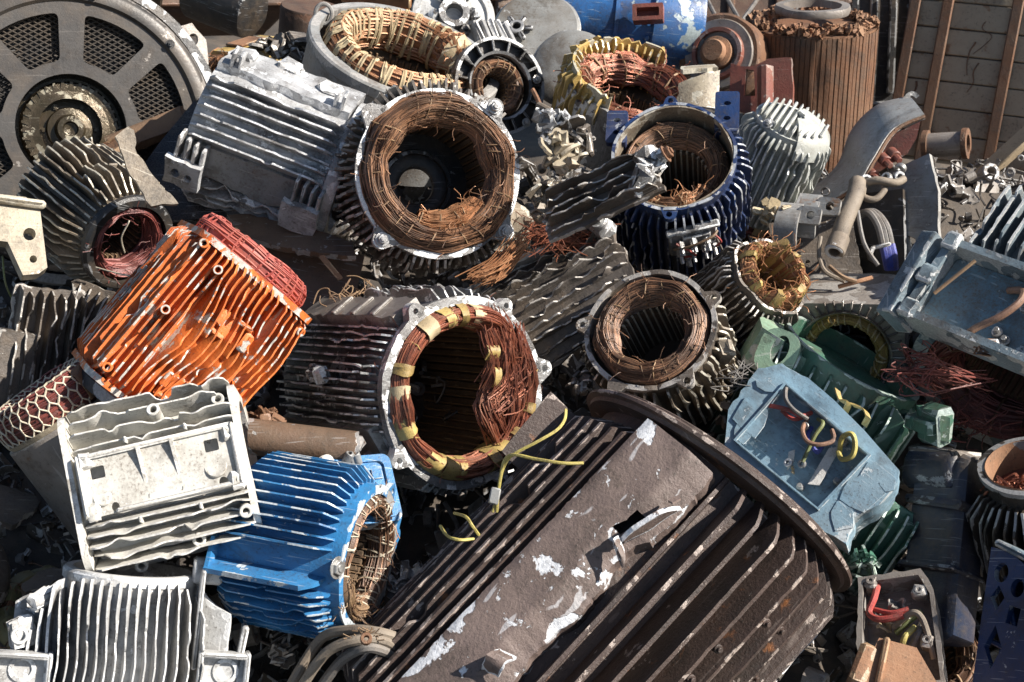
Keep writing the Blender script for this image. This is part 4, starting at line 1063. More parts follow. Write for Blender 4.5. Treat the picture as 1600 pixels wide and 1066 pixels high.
for k in range(40):
    q.tint = g.random(); x0, y0 = g.uniform(1405, 1450), g.uniform(548, 600)
    pts = [t.loc(1480 + g.uniform(-20, 80), 588 + g.uniform(-10, 24), 3.46)] + [t.loc(x0 + g.uniform(-30, 30), y0 + g.uniform(-18, 22), 3.36 + g.uniform(-.04, .05)) for _ in range(3)]
    q.tube(wiggle(pts, 0, 6), g.uniform(.7, 1.3), 5)

# ================================================================ small dark stator with yellow taped coil
t = T('motor_stator', 'small dark ribbed stator with frayed yellow taped coil, right of the navy stator', 'stator', 1206, 430, 3.66, (.56, .50, .66), (-.3, 1, 0))
b = shell(t, 66, 5, 190, 'dim', dent=8, jag=14)
fn = t.part('cooling_fins', 'dim'); fn.radial(66, [100 + 8 * i for i in range(24)], -185, -8, 15, hv=.2, t=3.6, n=26, jag=.3, bend=3, ramp=8)
core(t, 34, 60, -34, -170, 30, 'lamdark', 5, back=8)
coil(t, 47, 12, 30, -12, 'copperlight', wires=120, ties=26, tiemat='tape', tapes=6, tapemat='tape', seed=35, wr=1.4, mess=.42, stray=90)

# ================================================================ upper left beige finned motor
t = T('electric_motor', 'dusty beige finned motor with dark wine coloured fuzzy winding, below the fan wheel', 'motor', 200, 379, 3.62, (.50, -.42, .76), (.2, 1, 0))
b = shell(t, 72, 7, 205, 'beigefin', dent=2)
rg = t.part('end_ring', 'black'); rg.lathe([(64, 8), (75, 8), (79, 3), (79, -5), (64, -5)], 60, wear=[.1, .45, .4, .2, 0])
fn = t.part('cooling_fins', 'beigefin')
for i in range(24):
    a = R_(58 + 8.6 * i); h = 34 if i < 11 else 28
    fn.fin((72 * math.cos(a), 72 * math.sin(a)), (math.cos(a), math.sin(a)), -205, -12, h, t=3.6, n=30, jag=.13, bend=1.6, ramp=26, endh=.25)
for z in (-70, -150):
    for a in (92, 105): fn.box((95 * math.cos(R_(a)), 95 * math.sin(R_(a)), z), (18, 18, 5), rot=(0, 0, a), bev=1.5)
coil(t, 54, 10, 24, -20, 'wine', wires=160, ties=0, seed=37, wr=1.1, mess=.1, stray=60)
core(t, 40, 62, -42, -180, 30, 'lamdark', 5, back=8)
q = t.part('torn_plate', 'beigefin')
q.M = t.mw.inverted() @ pose(226, 262, 3.46, (.1, .3, .95), (0, 1, 0)); q.M.translation /= t.k
q.prism(ragged([(-40, 48), (-20, 64), (-12, 58), (-10, 22), (12, -13), (46, -56), (6, -60), (-26, 0)], 9, 2, seed=5), -9, 0, wear=.8)
for pts in ([(195, 395, 3.5), (190, 372, 3.46), (200, 350, 3.44), (202, 345, 3.44)], [(150, 418, 3.5), (175, 425, 3.46), (205, 432, 3.4)]):
    q = t.part('stray_wire', 'cord'); q.tube(wiggle([t.loc(*p) for p in pts], 0, 6), 1.2, 5)

# ================================================================ grey finned housing
t = T('motor_housing', 'silvery grey finned housing with smooth pad and broken feet, left of the central stator', 'motor housing', 536, 274, 3.92, (.925, -.36, .10), (.05, .12, 1))
R1 = 104
b = shell(t, R1, 8, 228, 'silver', z0=0, dent=2)
b.lathe([(90, 10), (112, 10), (116, 4), (116, -10), (90, -10)], 60, wear=[.2, .5, .8, .4, 0])
fn = t.part('cooling_fins', 'silver')
for i, x in enumerate((52, 38, 23, 8, -8, -24, -40)):
    y0 = math.sqrt(R1 * R1 - x * x); fn.fin((x, y0), (.05, 1), -226, -14, 124 - y0, t=3.8, n=36, jag=.16, bend=.9, ramp=12, wear=.8)
for a in (8, 0, -8, -16): fn.radial(R1, [a], -226, -14, 18, t=4, n=24, jag=.3, bend=3)
for a in range(146, 200, 7): fn.radial(R1, [a], -226, -8, 22, t=4, n=24, jag=.5, bend=6)
pd = t.part('mounting_pad', 'silver')
a = R_(38); d = Vector((math.cos(a), math.sin(a), 0)); e = Vector((-d.y, d.x, 0))
pd.M = Matrix(((e.x, 0, d.x, d.x * 104), (e.y, 0, d.y, d.y * 104), (0, 1, 0, 0), (0, 0, 0, 1)))
pd.prism(ragged([(-60, -10), (18, -16), (16, -226), (-54, -220)], 14, 3, seed=41), -8, 12, wear=.7)
for x, y in ((-30, -200), (-26, -60), (-48, -130)): pd.box((x, y, 14), (26, 34, 14), bev=5, jit=4)
for x, y in ((6, -206), (6, -194), (8, -30), (6, -42)): pd.box((x, y, 22), (22, 5, 26), bev=2, jit=1)
pl = t.part('lower_panel', 'grey_smooth')
a = R_(128); d = Vector((math.cos(a), math.sin(a), 0)); e = Vector((-d.y, d.x, 0))
Ml = Matrix(((e.x, 0, d.x, d.x * 106), (e.y, 0, d.y, d.y * 106), (0, 1, 0, 0), (0, 0, 0, 1)))
pl.M = Ml; pl.prism(ragged([(-26, -14), (26, -12), (32, -90), (24, -160), (30, -222), (-26, -222)], 9, 5, only={1, 2, 3}, seed=43), -12, 4, wear=.7)
for y in (-208, -26):
    q = t.part('mounting_foot', 'silver'); q.M = Ml
    for k in range(4): q.box((-22 + 4 * k, y + (k - 1.5) * 13, 16), (42, 5, 28), bev=1.5, jit=1)
    q.prism(ragged([(-8, y - 32), (34, y - 28), (34, y + 26), (-6, y + 24)], 14, 3), 26, 40, holes=[circ(14, y - 12, 7, 12), circ(16, y + 8, 6, 12)] if y < -100 else (), wear=.8)

# ================================================================ hex laced winding stator, left
t = T('motor_stator', 'bare grey stator barrel with wine red winding in pale hexagon lacing, left edge', 'stator', 98, 652, 3.26, (-.585, .80, .10), (0, .1, 1))
b = shell(t, 96, 6, 250, 'greyrust', dent=2)
b.box((-20, 92, -120), (30, 8, 230), bev=3)
core(t, 56, 90, -6, -200, 36, 'lam', 6, back=.1)
w = coil(t, 76, 17, 34, 26, 'wine', wires=190, ties=0, seed=44, wr=1.6, mess=.05, twist=.1)
lc = t.part('hexagon_lacing', 'cord', w)
def Pc(a, ph): return ((76 + 19 * math.cos(ph)) * math.cos(a), (76 + 19 * math.cos(ph)) * math.sin(a), 26 + 37 * math.sin(ph))
nh = 34
for i in range(nh):
    for j in range(5):
        a = 2 * PI * (i + .5 * (j % 2)) / nh; ph = -.9 + j * .62; da = PI / nh
        lc.tube([Pc(a, ph), Pc(a, ph + .36)], 1.5, 4); lc.tube([Pc(a, ph + .36), Pc(a + da, ph + .62)], 1.5, 4); lc.tube([Pc(a, ph + .36), Pc(a - da, ph + .62)], 1.5, 4)
tp = t.part('tape', 'cream', w)
tp.plate(lambda u, v: Pc(R_(10) + R_(100) * u, -1.0 + .5 * v), 26, 4, 3, wear=.2)
tp2 = t.part('tape', 'straw', w)
tp2.plate(lambda u, v: tuple(Vector(Pc(R_(118) + R_(40) * u, -.6 + 1.6 * v)) * 1.02), 12, 8, 2, wear=.2, jag=.04)

# ================================================================ dark finned frame pieces, far left
t = panel('broken_frame', 'dark brown broken frame piece with upright fins and a flat block, left edge', 'broken frame', 66, 545, 3.52, (.14, .96, .1), (.25, -.1, 1), 190, 7, 16, 34, 'dim', .12, 2)
t.sheet = t.part('flat_block', 'dim'); t.sheet.box((44, 8, -40), (60, 40, 130), bev=4, jit=3)
t = panel('broken_frame', 'curved brown frame with comb like fins between orange motor and beige motor', 'broken frame', 168, 520, 3.60, (.40, .86, .2), (-.35, .1, 1), 120, 10, 14, 30, 'dim', .1, 1.5, curve=-30)
q = t.part('lug_plate', 'beigefin'); q.M = Matrix.Translation((-10, 34, -62)) @ euler(-80, 0, 0); q.prism(rrect(-24, -16, 24, 16, 4), -4, 4, holes=[circ(-9, 0, 6, 12), circ(9, 2, 5, 12)], wear=.8)

# ================================================================ cream bracket, far left
t = traced('bracket', 'cream painted thick bracket with two round holes at the left edge', 'bracket', [(-30, 300), (40, 308), (62, 322), (74, 418), (60, 428), (36, 430), (12, 378), (-30, 372)], 3.46, (.15, .35, .92), 26, 'cream', holes=[circ(46, 366, 10, 14), circ(52, 405, 6, 12)], rag=0, part='bracket_plate')
q = t.part('bracket_top', 'cream'); q.box(t.loc(12, 314, 3.50), (110, 14, 60), rot=(20, 0, -8), bev=5)
q = t.part('wire', 'greenwire'); q.tube(wiggle([t.loc(4, 400, 3.5), t.loc(8, 440, 3.48), t.loc(18, 465, 3.5), t.loc(26, 480, 3.52)], 0, 6), 1.6, 5)

# ================================================================ black plate between fan wheel and grey housing
t = traced('cover_plate', 'scratched black sheet metal cover leaning behind the silvery grey housing', 'cover', [(303, 158), (322, 170), (338, 200), (350, 260), (352, 340), (258, 345), (224, 258), (250, 222)], 3.94, (-.35, .45, .82), 7, 'blackplate', rag=0)
t.sheet.box((0, 0, -30), (90, 150, 40), rot=(0, 0, -25), bev=14)

# ================================================================ brown stained channel behind orange motor
t = traced('steel_channel', 'brown stained steel channel with torn edge between orange motor and central stator', 'steel channel', [(356, 336), (380, 334), (470, 352), (552, 378), (556, 400), (500, 396), (430, 384), (372, 366)], 3.74, (-.1, .8, .6), 10, 'brownplate', rag=3)
w2 = t.part('web', 'brownplate')
w2.M = t.mw.inverted() @ pose(460, 425, 3.78, (.05, .25, .96), (.2, 1, 0)); w2.M.translation /= t.k
w2.prism([(-110, 62), (104, 48), (100, -60), (-60, -80)], -8, 0, wear=.6)
q = t.part('torn_strip', 'straw'); q.plate(lambda u, v: t.loc(498 + 30 * u + 8 * v, 402 + 36 * u - 4 * v, 3.66), 6, 3, 3, jag=.05)

# ================================================================ broken panels around the navy stator
t = panel('broken_frame', 'torn dull grey fin strip with bolt end lying across the navy stator', 'broken frame', 940, 304, 3.50, (.88, .40, .24), (-.30, .55, .78), 200, 5, 18, 26, 'dim', .4, 2.5, th=7)
q = t.part('clamp_end', 'grey'); q.box((10, 10, 92), (44, 30, 36), rot=(10, 24, 10), bev=8, jit=6); q.box((-18, 12, 70), (30, 26, 50), rot=(0, 30, 40), bev=7, jit=5)
q.cyl((8, 14, 108), (0.1, .1, 1), 12, 12, 12)
t.bolt((8, 15, 118), (.1, .1, 1), 10, 8, 'rust')
t = panel('broken_frame', 'dark broken fin frame with bolt lug between copper motor and navy stator', 'broken frame', 872, 462, 3.66, (.83, .50, .12), (-.35, .45, .82), 250, 11, 17.5, 25, 'dim', .75, 2.5, th=12, curve=24)
q = t.part('bolt_lug', 'grey'); q.box((66, 6, 108), (44, 30, 34), rot=(0, 20, 0), bev=7, jit=4); q.cyl((64, 22, 112), (0, 1, .2), 15, 8, 16)
t.bolt((64, 30, 112), (0, 1, .2), 10, 7)
q = t.part('rim_edge', 'grey'); q.plate(lambda u, v: (88 + 6 * math.sin(7 * u), -6 + 22 * v, -126 + 250 * u), 26, 3, 8, jag=.04)
t = T('winding_remnant', 'loose heap of torn copper strands right of the central stator', 'copper strands', 886, 366, 3.70, (.3, .5, .8))
q = t.part('strands', 'copper'); g = random.Random(77)
for k in range(320):
    q.tint = g.random(); c_ = Vector((g.gauss(0, 30), g.gauss(0, 13), g.gauss(0, 8))); dv = Vector((g.uniform(-1, 1), g.uniform(-.5, .7), g.uniform(-.3, .3))).normalized() * g.uniform(10, 30)
    q.tube(wiggle([c_ - dv, c_ + Vector((g.uniform(-5, 5), g.uniform(-5, 5), g.uniform(0, 6))), c_ + dv], 0, 4), .8, 4)
t = T('winding_remnant', 'hanging tuft of copper strands below the central stator', 'copper strands', 772, 420, 3.56, (.3, .3, .9))
q = t.part('strands', 'copperlight'); g = random.Random(78)
for k in range(130):
    q.tint = g.random(); a_ = Vector((g.gauss(46, 8), g.gauss(40, 8), g.gauss(0, 6))); e_ = Vector((g.gauss(-24, 12), g.gauss(-14, 7), g.gauss(0, 8)))
    q.tube(wiggle([a_, (a_ + e_) / 2 + Vector((g.uniform(-6, 6), -8 + g.uniform(-6, 6), g.uniform(0, 8))), e_], 0, 5), .8, 4)
for k, (x, y, d, s_, lab) in enumerate(((878, 238, 3.66, 30, 'crumpled cream casting lump with jagged top, right of the central stator'), (862, 190, 3.72, 26, 'small crumpled grey casting scrap beside bolt lug of central stator'), (905, 214, 3.72, 26, 'dark jagged casting scrap left of the navy mounting bracket'), (846, 300, 3.58, 26, 'torn tan casting lump under the dull grey fin strip'))):
    t = T('casting_fragment', lab, 'scrap fragment', x, y, d, (rnd.uniform(-.3, .3), rnd.uniform(0, .5), 1))
    q = t.part('fragment', ('cream', 'grey', 'dim', 'beigefin')[k])
    g = random.Random(40 + k)
    shard(q, (0, 0, 0), s_ * 1.25, g); shard(q, (g.uniform(-14, 14), g.uniform(-14, 14), -8), s_, g); shard(q, (g.uniform(-20, 20), g.uniform(-20, 20), -10), s_, g)
t = T('rolled_cable', 'grey brown bent cable end standing beside yellow finned stator', 'cable', 858, 180, 3.9)
q = t.part('cable', 'taupe'); q.tube(wiggle([t.loc(842, 165, 3.95), t.loc(860, 175, 3.9), t.loc(880, 190, 3.9), t.loc(900, 205, 3.94)], 0, 6), 6, 8)
q = t.part('cable', 'rustorange'); q.tube(wiggle([t.loc(832, 140, 4.0), t.loc(842, 160, 3.98), t.loc(850, 190, 3.95)], 0, 6), 4, 7)

# ================================================================ things in the lower right corner
t = T('junction_box', 'open grey junction box with red and yellow leads, bottom right', 'junction box', 1405, 975, 3.12, (-.12, .42, .9), (.08, 1, 0))
P = t.pls([(1340, 902), (1438, 888), (1458, 920), (1478, 1075), (1338, 1090)])
c = Vector((sum(p[0] for p in P) / 5, sum(p[1] for p in P) / 5)); inn = [tuple(c + (Vector(p) - c) * .88) for p in P]
b = t.part('box_rim', 'greyrust'); b.prism(ragged(P, 14, 2), -50, 0, holes=[inn], wear=.8); b.prism(ragged(P, 14, 2), -58, -50)
for x, y in ((1360, 908), (1436, 922), (1448, 1000)): p = t.pl(x, y); b.box((p[0], p[1], -12), (22, 20, 26), bev=4, jit=2); b.cyl((p[0], p[1], 0), (0, 0, 1), 7, 3, 12, hole=3)
g = random.Random(8)
wire(t, 'lead_wire', 'redwire', [(1372, 912, -14), (1366, 935, -4), (1358, 958, -6), (1376, 968, 0), (1412, 962, 2)], 5.5, 'red flattened lead')
wire(t, 'lead_wire', 'redwire', [(1358, 950, -16), (1392, 958, -8), (1420, 952, -8)], 4.5, 'red flattened lead')
wire(t, 'lead_wire', 'yellowwire', [(1410, 1016, -18), (1414, 996, -6), (1430, 980, -10)], 5.2, 'yellow lead')
wire(t, 'lead_wire', 'taupe', [(1396, 980, -20), (1424, 958, 6), (1440, 966, 6), (1452, 1000, -4), (1460, 1030, -16)], 5.2, 'grey brown lead')
wire(t, 'lead_wire', 'greywire', [(1420, 1020, -22), (1436, 990, -8), (1440, 975, -12)], 6, 'dark grey lead')
wire(t, 'lead_wire', 'greenwire', [(1400, 990, -26), (1416, 975, -18), (1440, 955, -14)], 5, 'olive lead')
for k in range(5):
    q = t.part('crumpled_scrap', g.choice(('greyrust', 'paletape', 'dim'))); p = t.pl(1380 + g.uniform(-22, 40), 970 + g.uniform(-30, 36), -20)
    q.plate(lambda u, v, p=p: (p[0] + 22 * (u - .5), p[1] + 16 * (v - .5), -18 + 8 * math.sin(5 * u + 3 * v)), 5, 5, 3, jag=.2)
t = T('casting_block', 'rusty orange ribbed casting block at the bottom right edge', 'casting', 1410, 1048, 3.0, (.2, .35, .9), (.45, 1, 0))
q = t.part('block', 'rustorange'); q.prism([(-50, 36), (8, 46), (70, -10), (66, -60), (-56, -60)], -50, 0, wear=.5); q.box((-32, -6, -10), (10, 92, 40), rot=(0, 0, 8), bev=3); q.box((-58, -16, -20), (26, 70, 50), bev=5, jit=2)
t = T('motor_stator', 'dark shaded stator with black rim at the bottom right, behind the junction box', 'stator', 1452, 1010, 3.32, (.35, .35, .87), (0, 1, 0))
shell(t, 96, 8, 120, 'black', dent=2); core(t, 52, 88, -50, -110, 36, 'lamdark', 6, back=8); coil(t, 70, 16, 24, -20, 'copperdark', wires=60, ties=20, seed=61, wr=1.8, mess=.15)
# dark blue cast foot block
t = T('cast_foot', 'tall shaded navy cast foot with flat lit grimy top, right of light blue box', 'cast foot', 1450, 790, 3.36, (-.50, .22, .84), (.02, 1, 0))
q = t.part('foot_block', 'navyshade')
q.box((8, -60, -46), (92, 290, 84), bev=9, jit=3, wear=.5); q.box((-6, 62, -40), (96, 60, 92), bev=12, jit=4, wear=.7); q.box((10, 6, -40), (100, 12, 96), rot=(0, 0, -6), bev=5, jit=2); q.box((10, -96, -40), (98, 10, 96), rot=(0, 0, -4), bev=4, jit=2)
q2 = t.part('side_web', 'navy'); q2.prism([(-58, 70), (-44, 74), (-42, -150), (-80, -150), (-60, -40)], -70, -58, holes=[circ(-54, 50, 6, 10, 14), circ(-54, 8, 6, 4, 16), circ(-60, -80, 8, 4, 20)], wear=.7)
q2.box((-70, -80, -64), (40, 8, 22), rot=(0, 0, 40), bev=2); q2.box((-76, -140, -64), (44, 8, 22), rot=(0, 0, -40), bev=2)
tp = t.part('lit_grimy_top', 'dim', q); tp.box((-2, 94, -40), (88, 12, 80), rot=(10, 0, -6), bev=5, jit=3)  # grey slab: real grime, with the lit top put into its colour
# black finned motor, right edge
t = T('electric_motor', 'black finned upright motor with rust red inner ring, right edge', 'motor', 1606, 726, 3.26, (-.10, .80, .60), (0, -.6, .8))
b = shell(t, 70, 6, 400, 'black', flange=6, fl=8, dent=2)
rl = t.part('ring_lining', 'rustorange'); rl.lathe([(66, 0), (64, 2), (62, -60), (66, -60)], 60)
fl_ = t.part('ring_floor', 'redbrown'); fl_.lathe([(.1, -52), (63, -52), (63, -58), (.1, -58)], 40)
fn = t.part('cooling_fins', 'black'); fn.radial(70, [20 + 9 * i for i in range(20)], -400, -30, 40, hv=.1, t=5, n=26, jag=.16, bend=2, ramp=30)
q = t.part('copper_shreds', 'copper'); g = random.Random(5)
for k in range(60):
    c_ = Vector((g.gauss(8, 22), g.gauss(10, 20), -44 + g.uniform(0, 22))); q.tint = g.random()
    q.tube(wiggle([c_, c_ + Vector((g.uniform(-12, 12), g.uniform(-12, 12), g.uniform(-2, 10))), c_ + Vector((g.uniform(-20, 20), g.uniform(-20, 20), 2))], 0, 4), 1.8, 4)
for k in range(4):
    q = t.part('bracket', 'dim'); a = R_(112 + 16 * k); q.box((108 * math.cos(a), 108 * math.sin(a), -60 - 24 * k), (20, 44, 40), rot=(20, 10, 112 + 16 * k), bev=6, jit=4)
# blue lattice casting, right edge
t = T('cast_foot', 'dark navy lattice casting with round holes at the right edge', 'cast foot', 1572, 952, 3.04, (-.55, .24, .80), (.04, 1, 0))
q = t.part('lattice_web', 'navy')
pts = [(-40, 100), (-4, 92), (40, 60), (56, -130), (-46, -130)]
q.prism(pts, -12, 0, holes=[circ(-16, 58, 13, 14, 16), circ(16, 34, 12, 14, 15), circ(-18, 18, 13, 4, 20), circ(14, -10, 15, 4, 20, .6), circ(-16, -60, 16, 4, 34)], wear=.8)
q = t.part('lattice_back', 'navy'); q.prism([(x * .95, y * .95) for x, y in pts], -60, -52); q.box((6, -20, -34), (8, 160, 44), rot=(0, 0, 18), bev=2); q.box((0, -60, -34), (90, 8, 44), rot=(0, 0, -20), bev=2)
q = t.part('foot_top', 'bluegrey'); q.box((18, 86, -30), (110, 12, 70), rot=(0, 10, -24), bev=4); q.box((58, -30, -26), (12, 200, 70), rot=(0, 10, 2), bev=4)

# ================================================================ lower left corner and gaps
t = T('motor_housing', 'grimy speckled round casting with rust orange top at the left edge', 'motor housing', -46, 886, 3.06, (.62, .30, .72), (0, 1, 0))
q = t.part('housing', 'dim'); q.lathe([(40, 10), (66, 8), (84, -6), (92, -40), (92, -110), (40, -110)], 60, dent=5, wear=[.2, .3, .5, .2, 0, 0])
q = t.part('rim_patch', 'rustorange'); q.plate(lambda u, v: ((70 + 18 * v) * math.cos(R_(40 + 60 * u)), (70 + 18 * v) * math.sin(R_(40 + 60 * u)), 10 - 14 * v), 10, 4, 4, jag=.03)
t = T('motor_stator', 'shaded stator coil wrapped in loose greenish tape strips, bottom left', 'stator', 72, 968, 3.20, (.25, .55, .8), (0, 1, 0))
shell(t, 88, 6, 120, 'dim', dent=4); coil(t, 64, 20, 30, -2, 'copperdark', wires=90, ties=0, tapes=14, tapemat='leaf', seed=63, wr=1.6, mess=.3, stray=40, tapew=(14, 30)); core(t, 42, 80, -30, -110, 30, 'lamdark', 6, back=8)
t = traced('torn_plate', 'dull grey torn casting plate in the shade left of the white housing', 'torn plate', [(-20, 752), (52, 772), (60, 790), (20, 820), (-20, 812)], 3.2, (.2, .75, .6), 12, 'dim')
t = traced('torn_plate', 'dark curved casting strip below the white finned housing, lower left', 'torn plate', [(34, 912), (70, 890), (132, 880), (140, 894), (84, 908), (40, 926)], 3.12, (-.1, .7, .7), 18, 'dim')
t = T('bent_sheet', 'brown rusty bent sheet under the copper motor foot', 'bent sheet', 478, 690, 3.22, (0, .6, .8), (0, 1, 0))
q = t.part('sheet', 'brownplate'); q.plate(lambda u, v: (-88 + 170 * u, 14 - 26 * u + 24 * math.cos(3.4 * v) , 20 * math.sin(3.4 * v) - 10 * v), 12, 10, 8, jag=.02); q.box((70, -6, 6), (40, 24, 14), bev=6, rot=(0, 0, -14), jit=3)
t = T('cable_bundle', 'dirty grey cables with crimped lug below the blue motor', 'cable', 570, 1010, 2.96)
for k, pts in enumerate(([(470, 1075, 2.95), (510, 1020, 2.92), (560, 1000, 2.9), (604, 1004, 2.92), (630, 1030, 2.96)], [(500, 1075, 2.96), (536, 1030, 2.93), (575, 1012, 2.9), (612, 1022, 2.93)], [(452, 1075, 2.98), (500, 1000, 2.98), (545, 985, 2.94), (590, 988, 2.92), (630, 1000, 2.95)])):
    q = t.part('cable', 'taupe' if k != 1 else 'greywire'); q.tube(wiggle([t.loc(*p) for p in pts], 0, 7), 8.5, 9)
q = t.part('cable_lug', 'rust'); q.cyl(t.loc(572, 1000, 2.86), (0, .3, 1), 9, 10, 14, hole=4)
q = t.part('frayed_wrap', 'straw'); g = random.Random(3)
for k in range(40):
    p = t.loc(565 + g.uniform(-18, 24), 992 + g.uniform(-6, 12), 2.9); q.tube([p, p + Vector((g.uniform(-14, 14), g.uniform(-4, 10), g.uniform(-2, 8)))], .9, 4)
t = T('lead_wire', 'thin yellow lead wires trailing over the huge brown motor', 'wire', 800, 720, 2.95)
for pts in ([(884, 640, 2.99), (882, 656, 2.97), (870, 672, 2.95), (840, 690, 2.94), (800, 712, 2.95), (785, 735, 2.97), (778, 770, 2.99), (770, 800, 3.0)], [(912, 724, 2.90), (880, 724, 2.90), (840, 718, 2.92), (795, 712, 2.95), (782, 745, 2.97), (776, 800, 3.0)], [(748, 836, 2.95), (738, 822, 2.92), (728, 808, 2.94), (710, 802, 3.0)], [(740, 842, 2.95), (720, 844, 2.93), (700, 838, 2.95), (688, 822, 3.0)]):
    q = t.part('wire', 'yellowwire'); q.tube(wiggle([t.loc(*p) for p in pts], 0, 6), 2.6, 6)
q = t.part('connector', 'grey_smooth'); q.box(t.loc(773, 775, 2.96), (16, 26, 12), rot=(0, 0, -12), bev=2)

for k, (x, y, d, mt, n_, sp_, lab) in enumerate(((1500, 655, 3.60, 'wine', 50, 30, 'dark red tangle of torn winding wire under the terminal tray motor'), (560, 470, 3.62, 'straw', 30, 22, 'small straw coloured wire tangle above the copper motor'), (1150, 590, 3.44, 'greywire', 16, 12, 'short tangle of stiff leads at the right side of the small round stator'))):
    t = T('wire_tangle', lab, 'wire tangle', x, y, d, (.1, .4, .9)); q = t.part('wires', mt); g = random.Random(200 + k)
    for i in range(n_):
        q.tint = g.random(); c_ = Vector((g.gauss(0, sp_), g.gauss(0, sp_ * .6), g.gauss(0, 8)))
        q.tube(wiggle([c_, c_ + Vector((g.uniform(-16, 16), g.uniform(-14, 14), g.uniform(-2, 12))), c_ + Vector((g.uniform(-26, 26), g.uniform(-20, 20), 4)), c_ + Vector((g.uniform(-34, 34), g.uniform(-26, 26), 0))], 0, 5), g.uniform(.6, 1.1), 5)
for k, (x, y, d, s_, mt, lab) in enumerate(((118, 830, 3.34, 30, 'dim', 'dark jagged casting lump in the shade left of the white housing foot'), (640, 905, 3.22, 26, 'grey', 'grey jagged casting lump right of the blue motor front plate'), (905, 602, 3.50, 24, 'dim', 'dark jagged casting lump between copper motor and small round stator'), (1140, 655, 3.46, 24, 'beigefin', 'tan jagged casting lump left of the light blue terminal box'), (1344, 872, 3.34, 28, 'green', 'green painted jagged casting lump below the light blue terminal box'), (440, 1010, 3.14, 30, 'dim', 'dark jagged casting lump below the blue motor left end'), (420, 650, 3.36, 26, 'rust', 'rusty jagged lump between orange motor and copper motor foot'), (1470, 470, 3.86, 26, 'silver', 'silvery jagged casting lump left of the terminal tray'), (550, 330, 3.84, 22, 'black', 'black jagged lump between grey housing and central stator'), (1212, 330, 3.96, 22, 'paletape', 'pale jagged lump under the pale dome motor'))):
    t = T('casting_fragment', lab, 'scrap fragment', x, y, d, (0, .4, .9)); q = t.part('fragment', mt); g = random.Random(300 + k)
    shard(q, (0, 0, 0), s_, g); shard(q, (g.uniform(-s_, s_), g.uniform(-s_, s_) * .6, -6), s_ * .9, g)
# ================================================================ big fan wheel
t = T('fan_wheel', 'large dark grey wheel with mesh covered windows and toothed hub, upper left', 'wheel', 112, 200, 4.0, (.10, .10, .99), (0, 1, 0))
fan = t
def sector(r0, r1, a, w0, w1, r=8):
    o = []
    for i in range(9): q = R_(a - w1 + 2 * w1 * i / 8); o.append((r1 * math.cos(q), r1 * math.sin(q)))
    for i in range(7): q = R_(a + w0 - 2 * w0 * i / 6); o.append((r0 * math.cos(q), r0 * math.sin(q)))
    # soften the corners
    n = len(o); res = []
    for i, p in enumerate(o):
        if i in (0, 8, 9, 15):
            p0, p2 = Vector(o[i - 1]), Vector(o[(i + 1) % n]); c = Vector(p)
            A = c + (p0 - c).normalized() * r; Cc = c + (p2 - c).normalized() * r
            for k in range(5):
                u = k / 4; res.append(tuple(A * (1 - u) ** 2 + c * 2 * u * (1 - u) + Cc * u * u))
        else: res.append(p)
    return res
angs = [20, 64, 110, 155, 200, 245, 290, 335]
pl = t.part('face_plate', 'darkdisc')
pl.prism(circ(0, 0, 218, 96), -9, 0, holes=[sector(104, 178, a, 13.5, 16.5, 9) for a in angs] + [circ(0, 0, 84, 48)], wear=.35)
for a in angs:
    gm = t.part('mesh_grille', 'darkdisc')
    c = Vector((142 * math.cos(R_(a)), 142 * math.sin(R_(a)), -13))
    for fam in (28, -28):
        d = Vector((math.cos(R_(fam)), math.sin(R_(fam)), 0)); e = Vector((-d.y, d.x, 0))
        for k in range(-8, 9):
            P = [c + e * k * 7.2 + d * (-60 + 4 * j) for j in range(31)]
            P = [p for p in P if 98 < p.to_2d().length < 184 and abs((math.degrees(math.atan2(p.y, p.x)) - a + 180) % 360 - 180) < 19]
            if len(P) > 1: gm.tube([P[0], P[-1]], 1.25, 4, wear=.2)
rim = t.part('rim', 'darkdisc')
rim.lathe([(196, 1), (200, 6), (214, 7), (222, 2), (226, -8), (226, -52), (214, -52), (214, -3), (196, -3)], 110, wear=[.1, .3, .3, .7, .5, .2, 0, 0, 0], dent=1.5)
ca = t.part('casing', 'black'); ca.lathe([(228, -12), (243, -14), (246, -22), (246, -70), (228, -70)], 110, wear=[.6, .8, .6, .2, 0], dent=3)
ca.lathe([(10, -60), (226, -60), (226, -66), (10, -66)], 60)
rc = t.part('hub_recess', 'grease'); rc.lathe([(20, -44), (82, -44), (86, -1), (92, -1), (92, -50), (20, -50)], 70, wear=[0, 0, .5, .3, 0, 0])
gr = t.part('ring_gear', 'grease')
n = 34
prof = []
for i in range(n * 4): q = i % 4; prof.append((74 if q in (0, 1) else 64))
gr.prism([(prof[i] * math.cos(2 * PI * i / (n * 4)), prof[i] * math.sin(2 * PI * i / (n * 4))) for i in range(n * 4)], -40, -16, holes=[circ(0, 0, 50, 40)], wear=.8)
gr.lathe([(48, -14), (72, -18), (76, -30), (48, -34)], 70, wear=[.5, .6, .2, 0], dent=2)
hb = t.part('hub_disc', 'grease'); hb.lathe([(.1, -22), (10, -20), (12, -14), (20, -14), (24, -24), (34, -26), (36, -34), (50, -36), (50, -40), (.1, -40)], 50, wear=[0, .3, .6, .4, .1, .2, .3, .2, 0, 0])
for a in range(0, 360, 60): t.bolt((40 * math.cos(R_(a)), 40 * math.sin(R_(a)), -36), (0, 0, 1), 4, 4, 'grease', hb)
for a in (12, 40, 78): t.bolt((206 * math.cos(R_(a)), 206 * math.sin(R_(a)), 6), (0, 0, 1), 5, 4, 'black', rim)

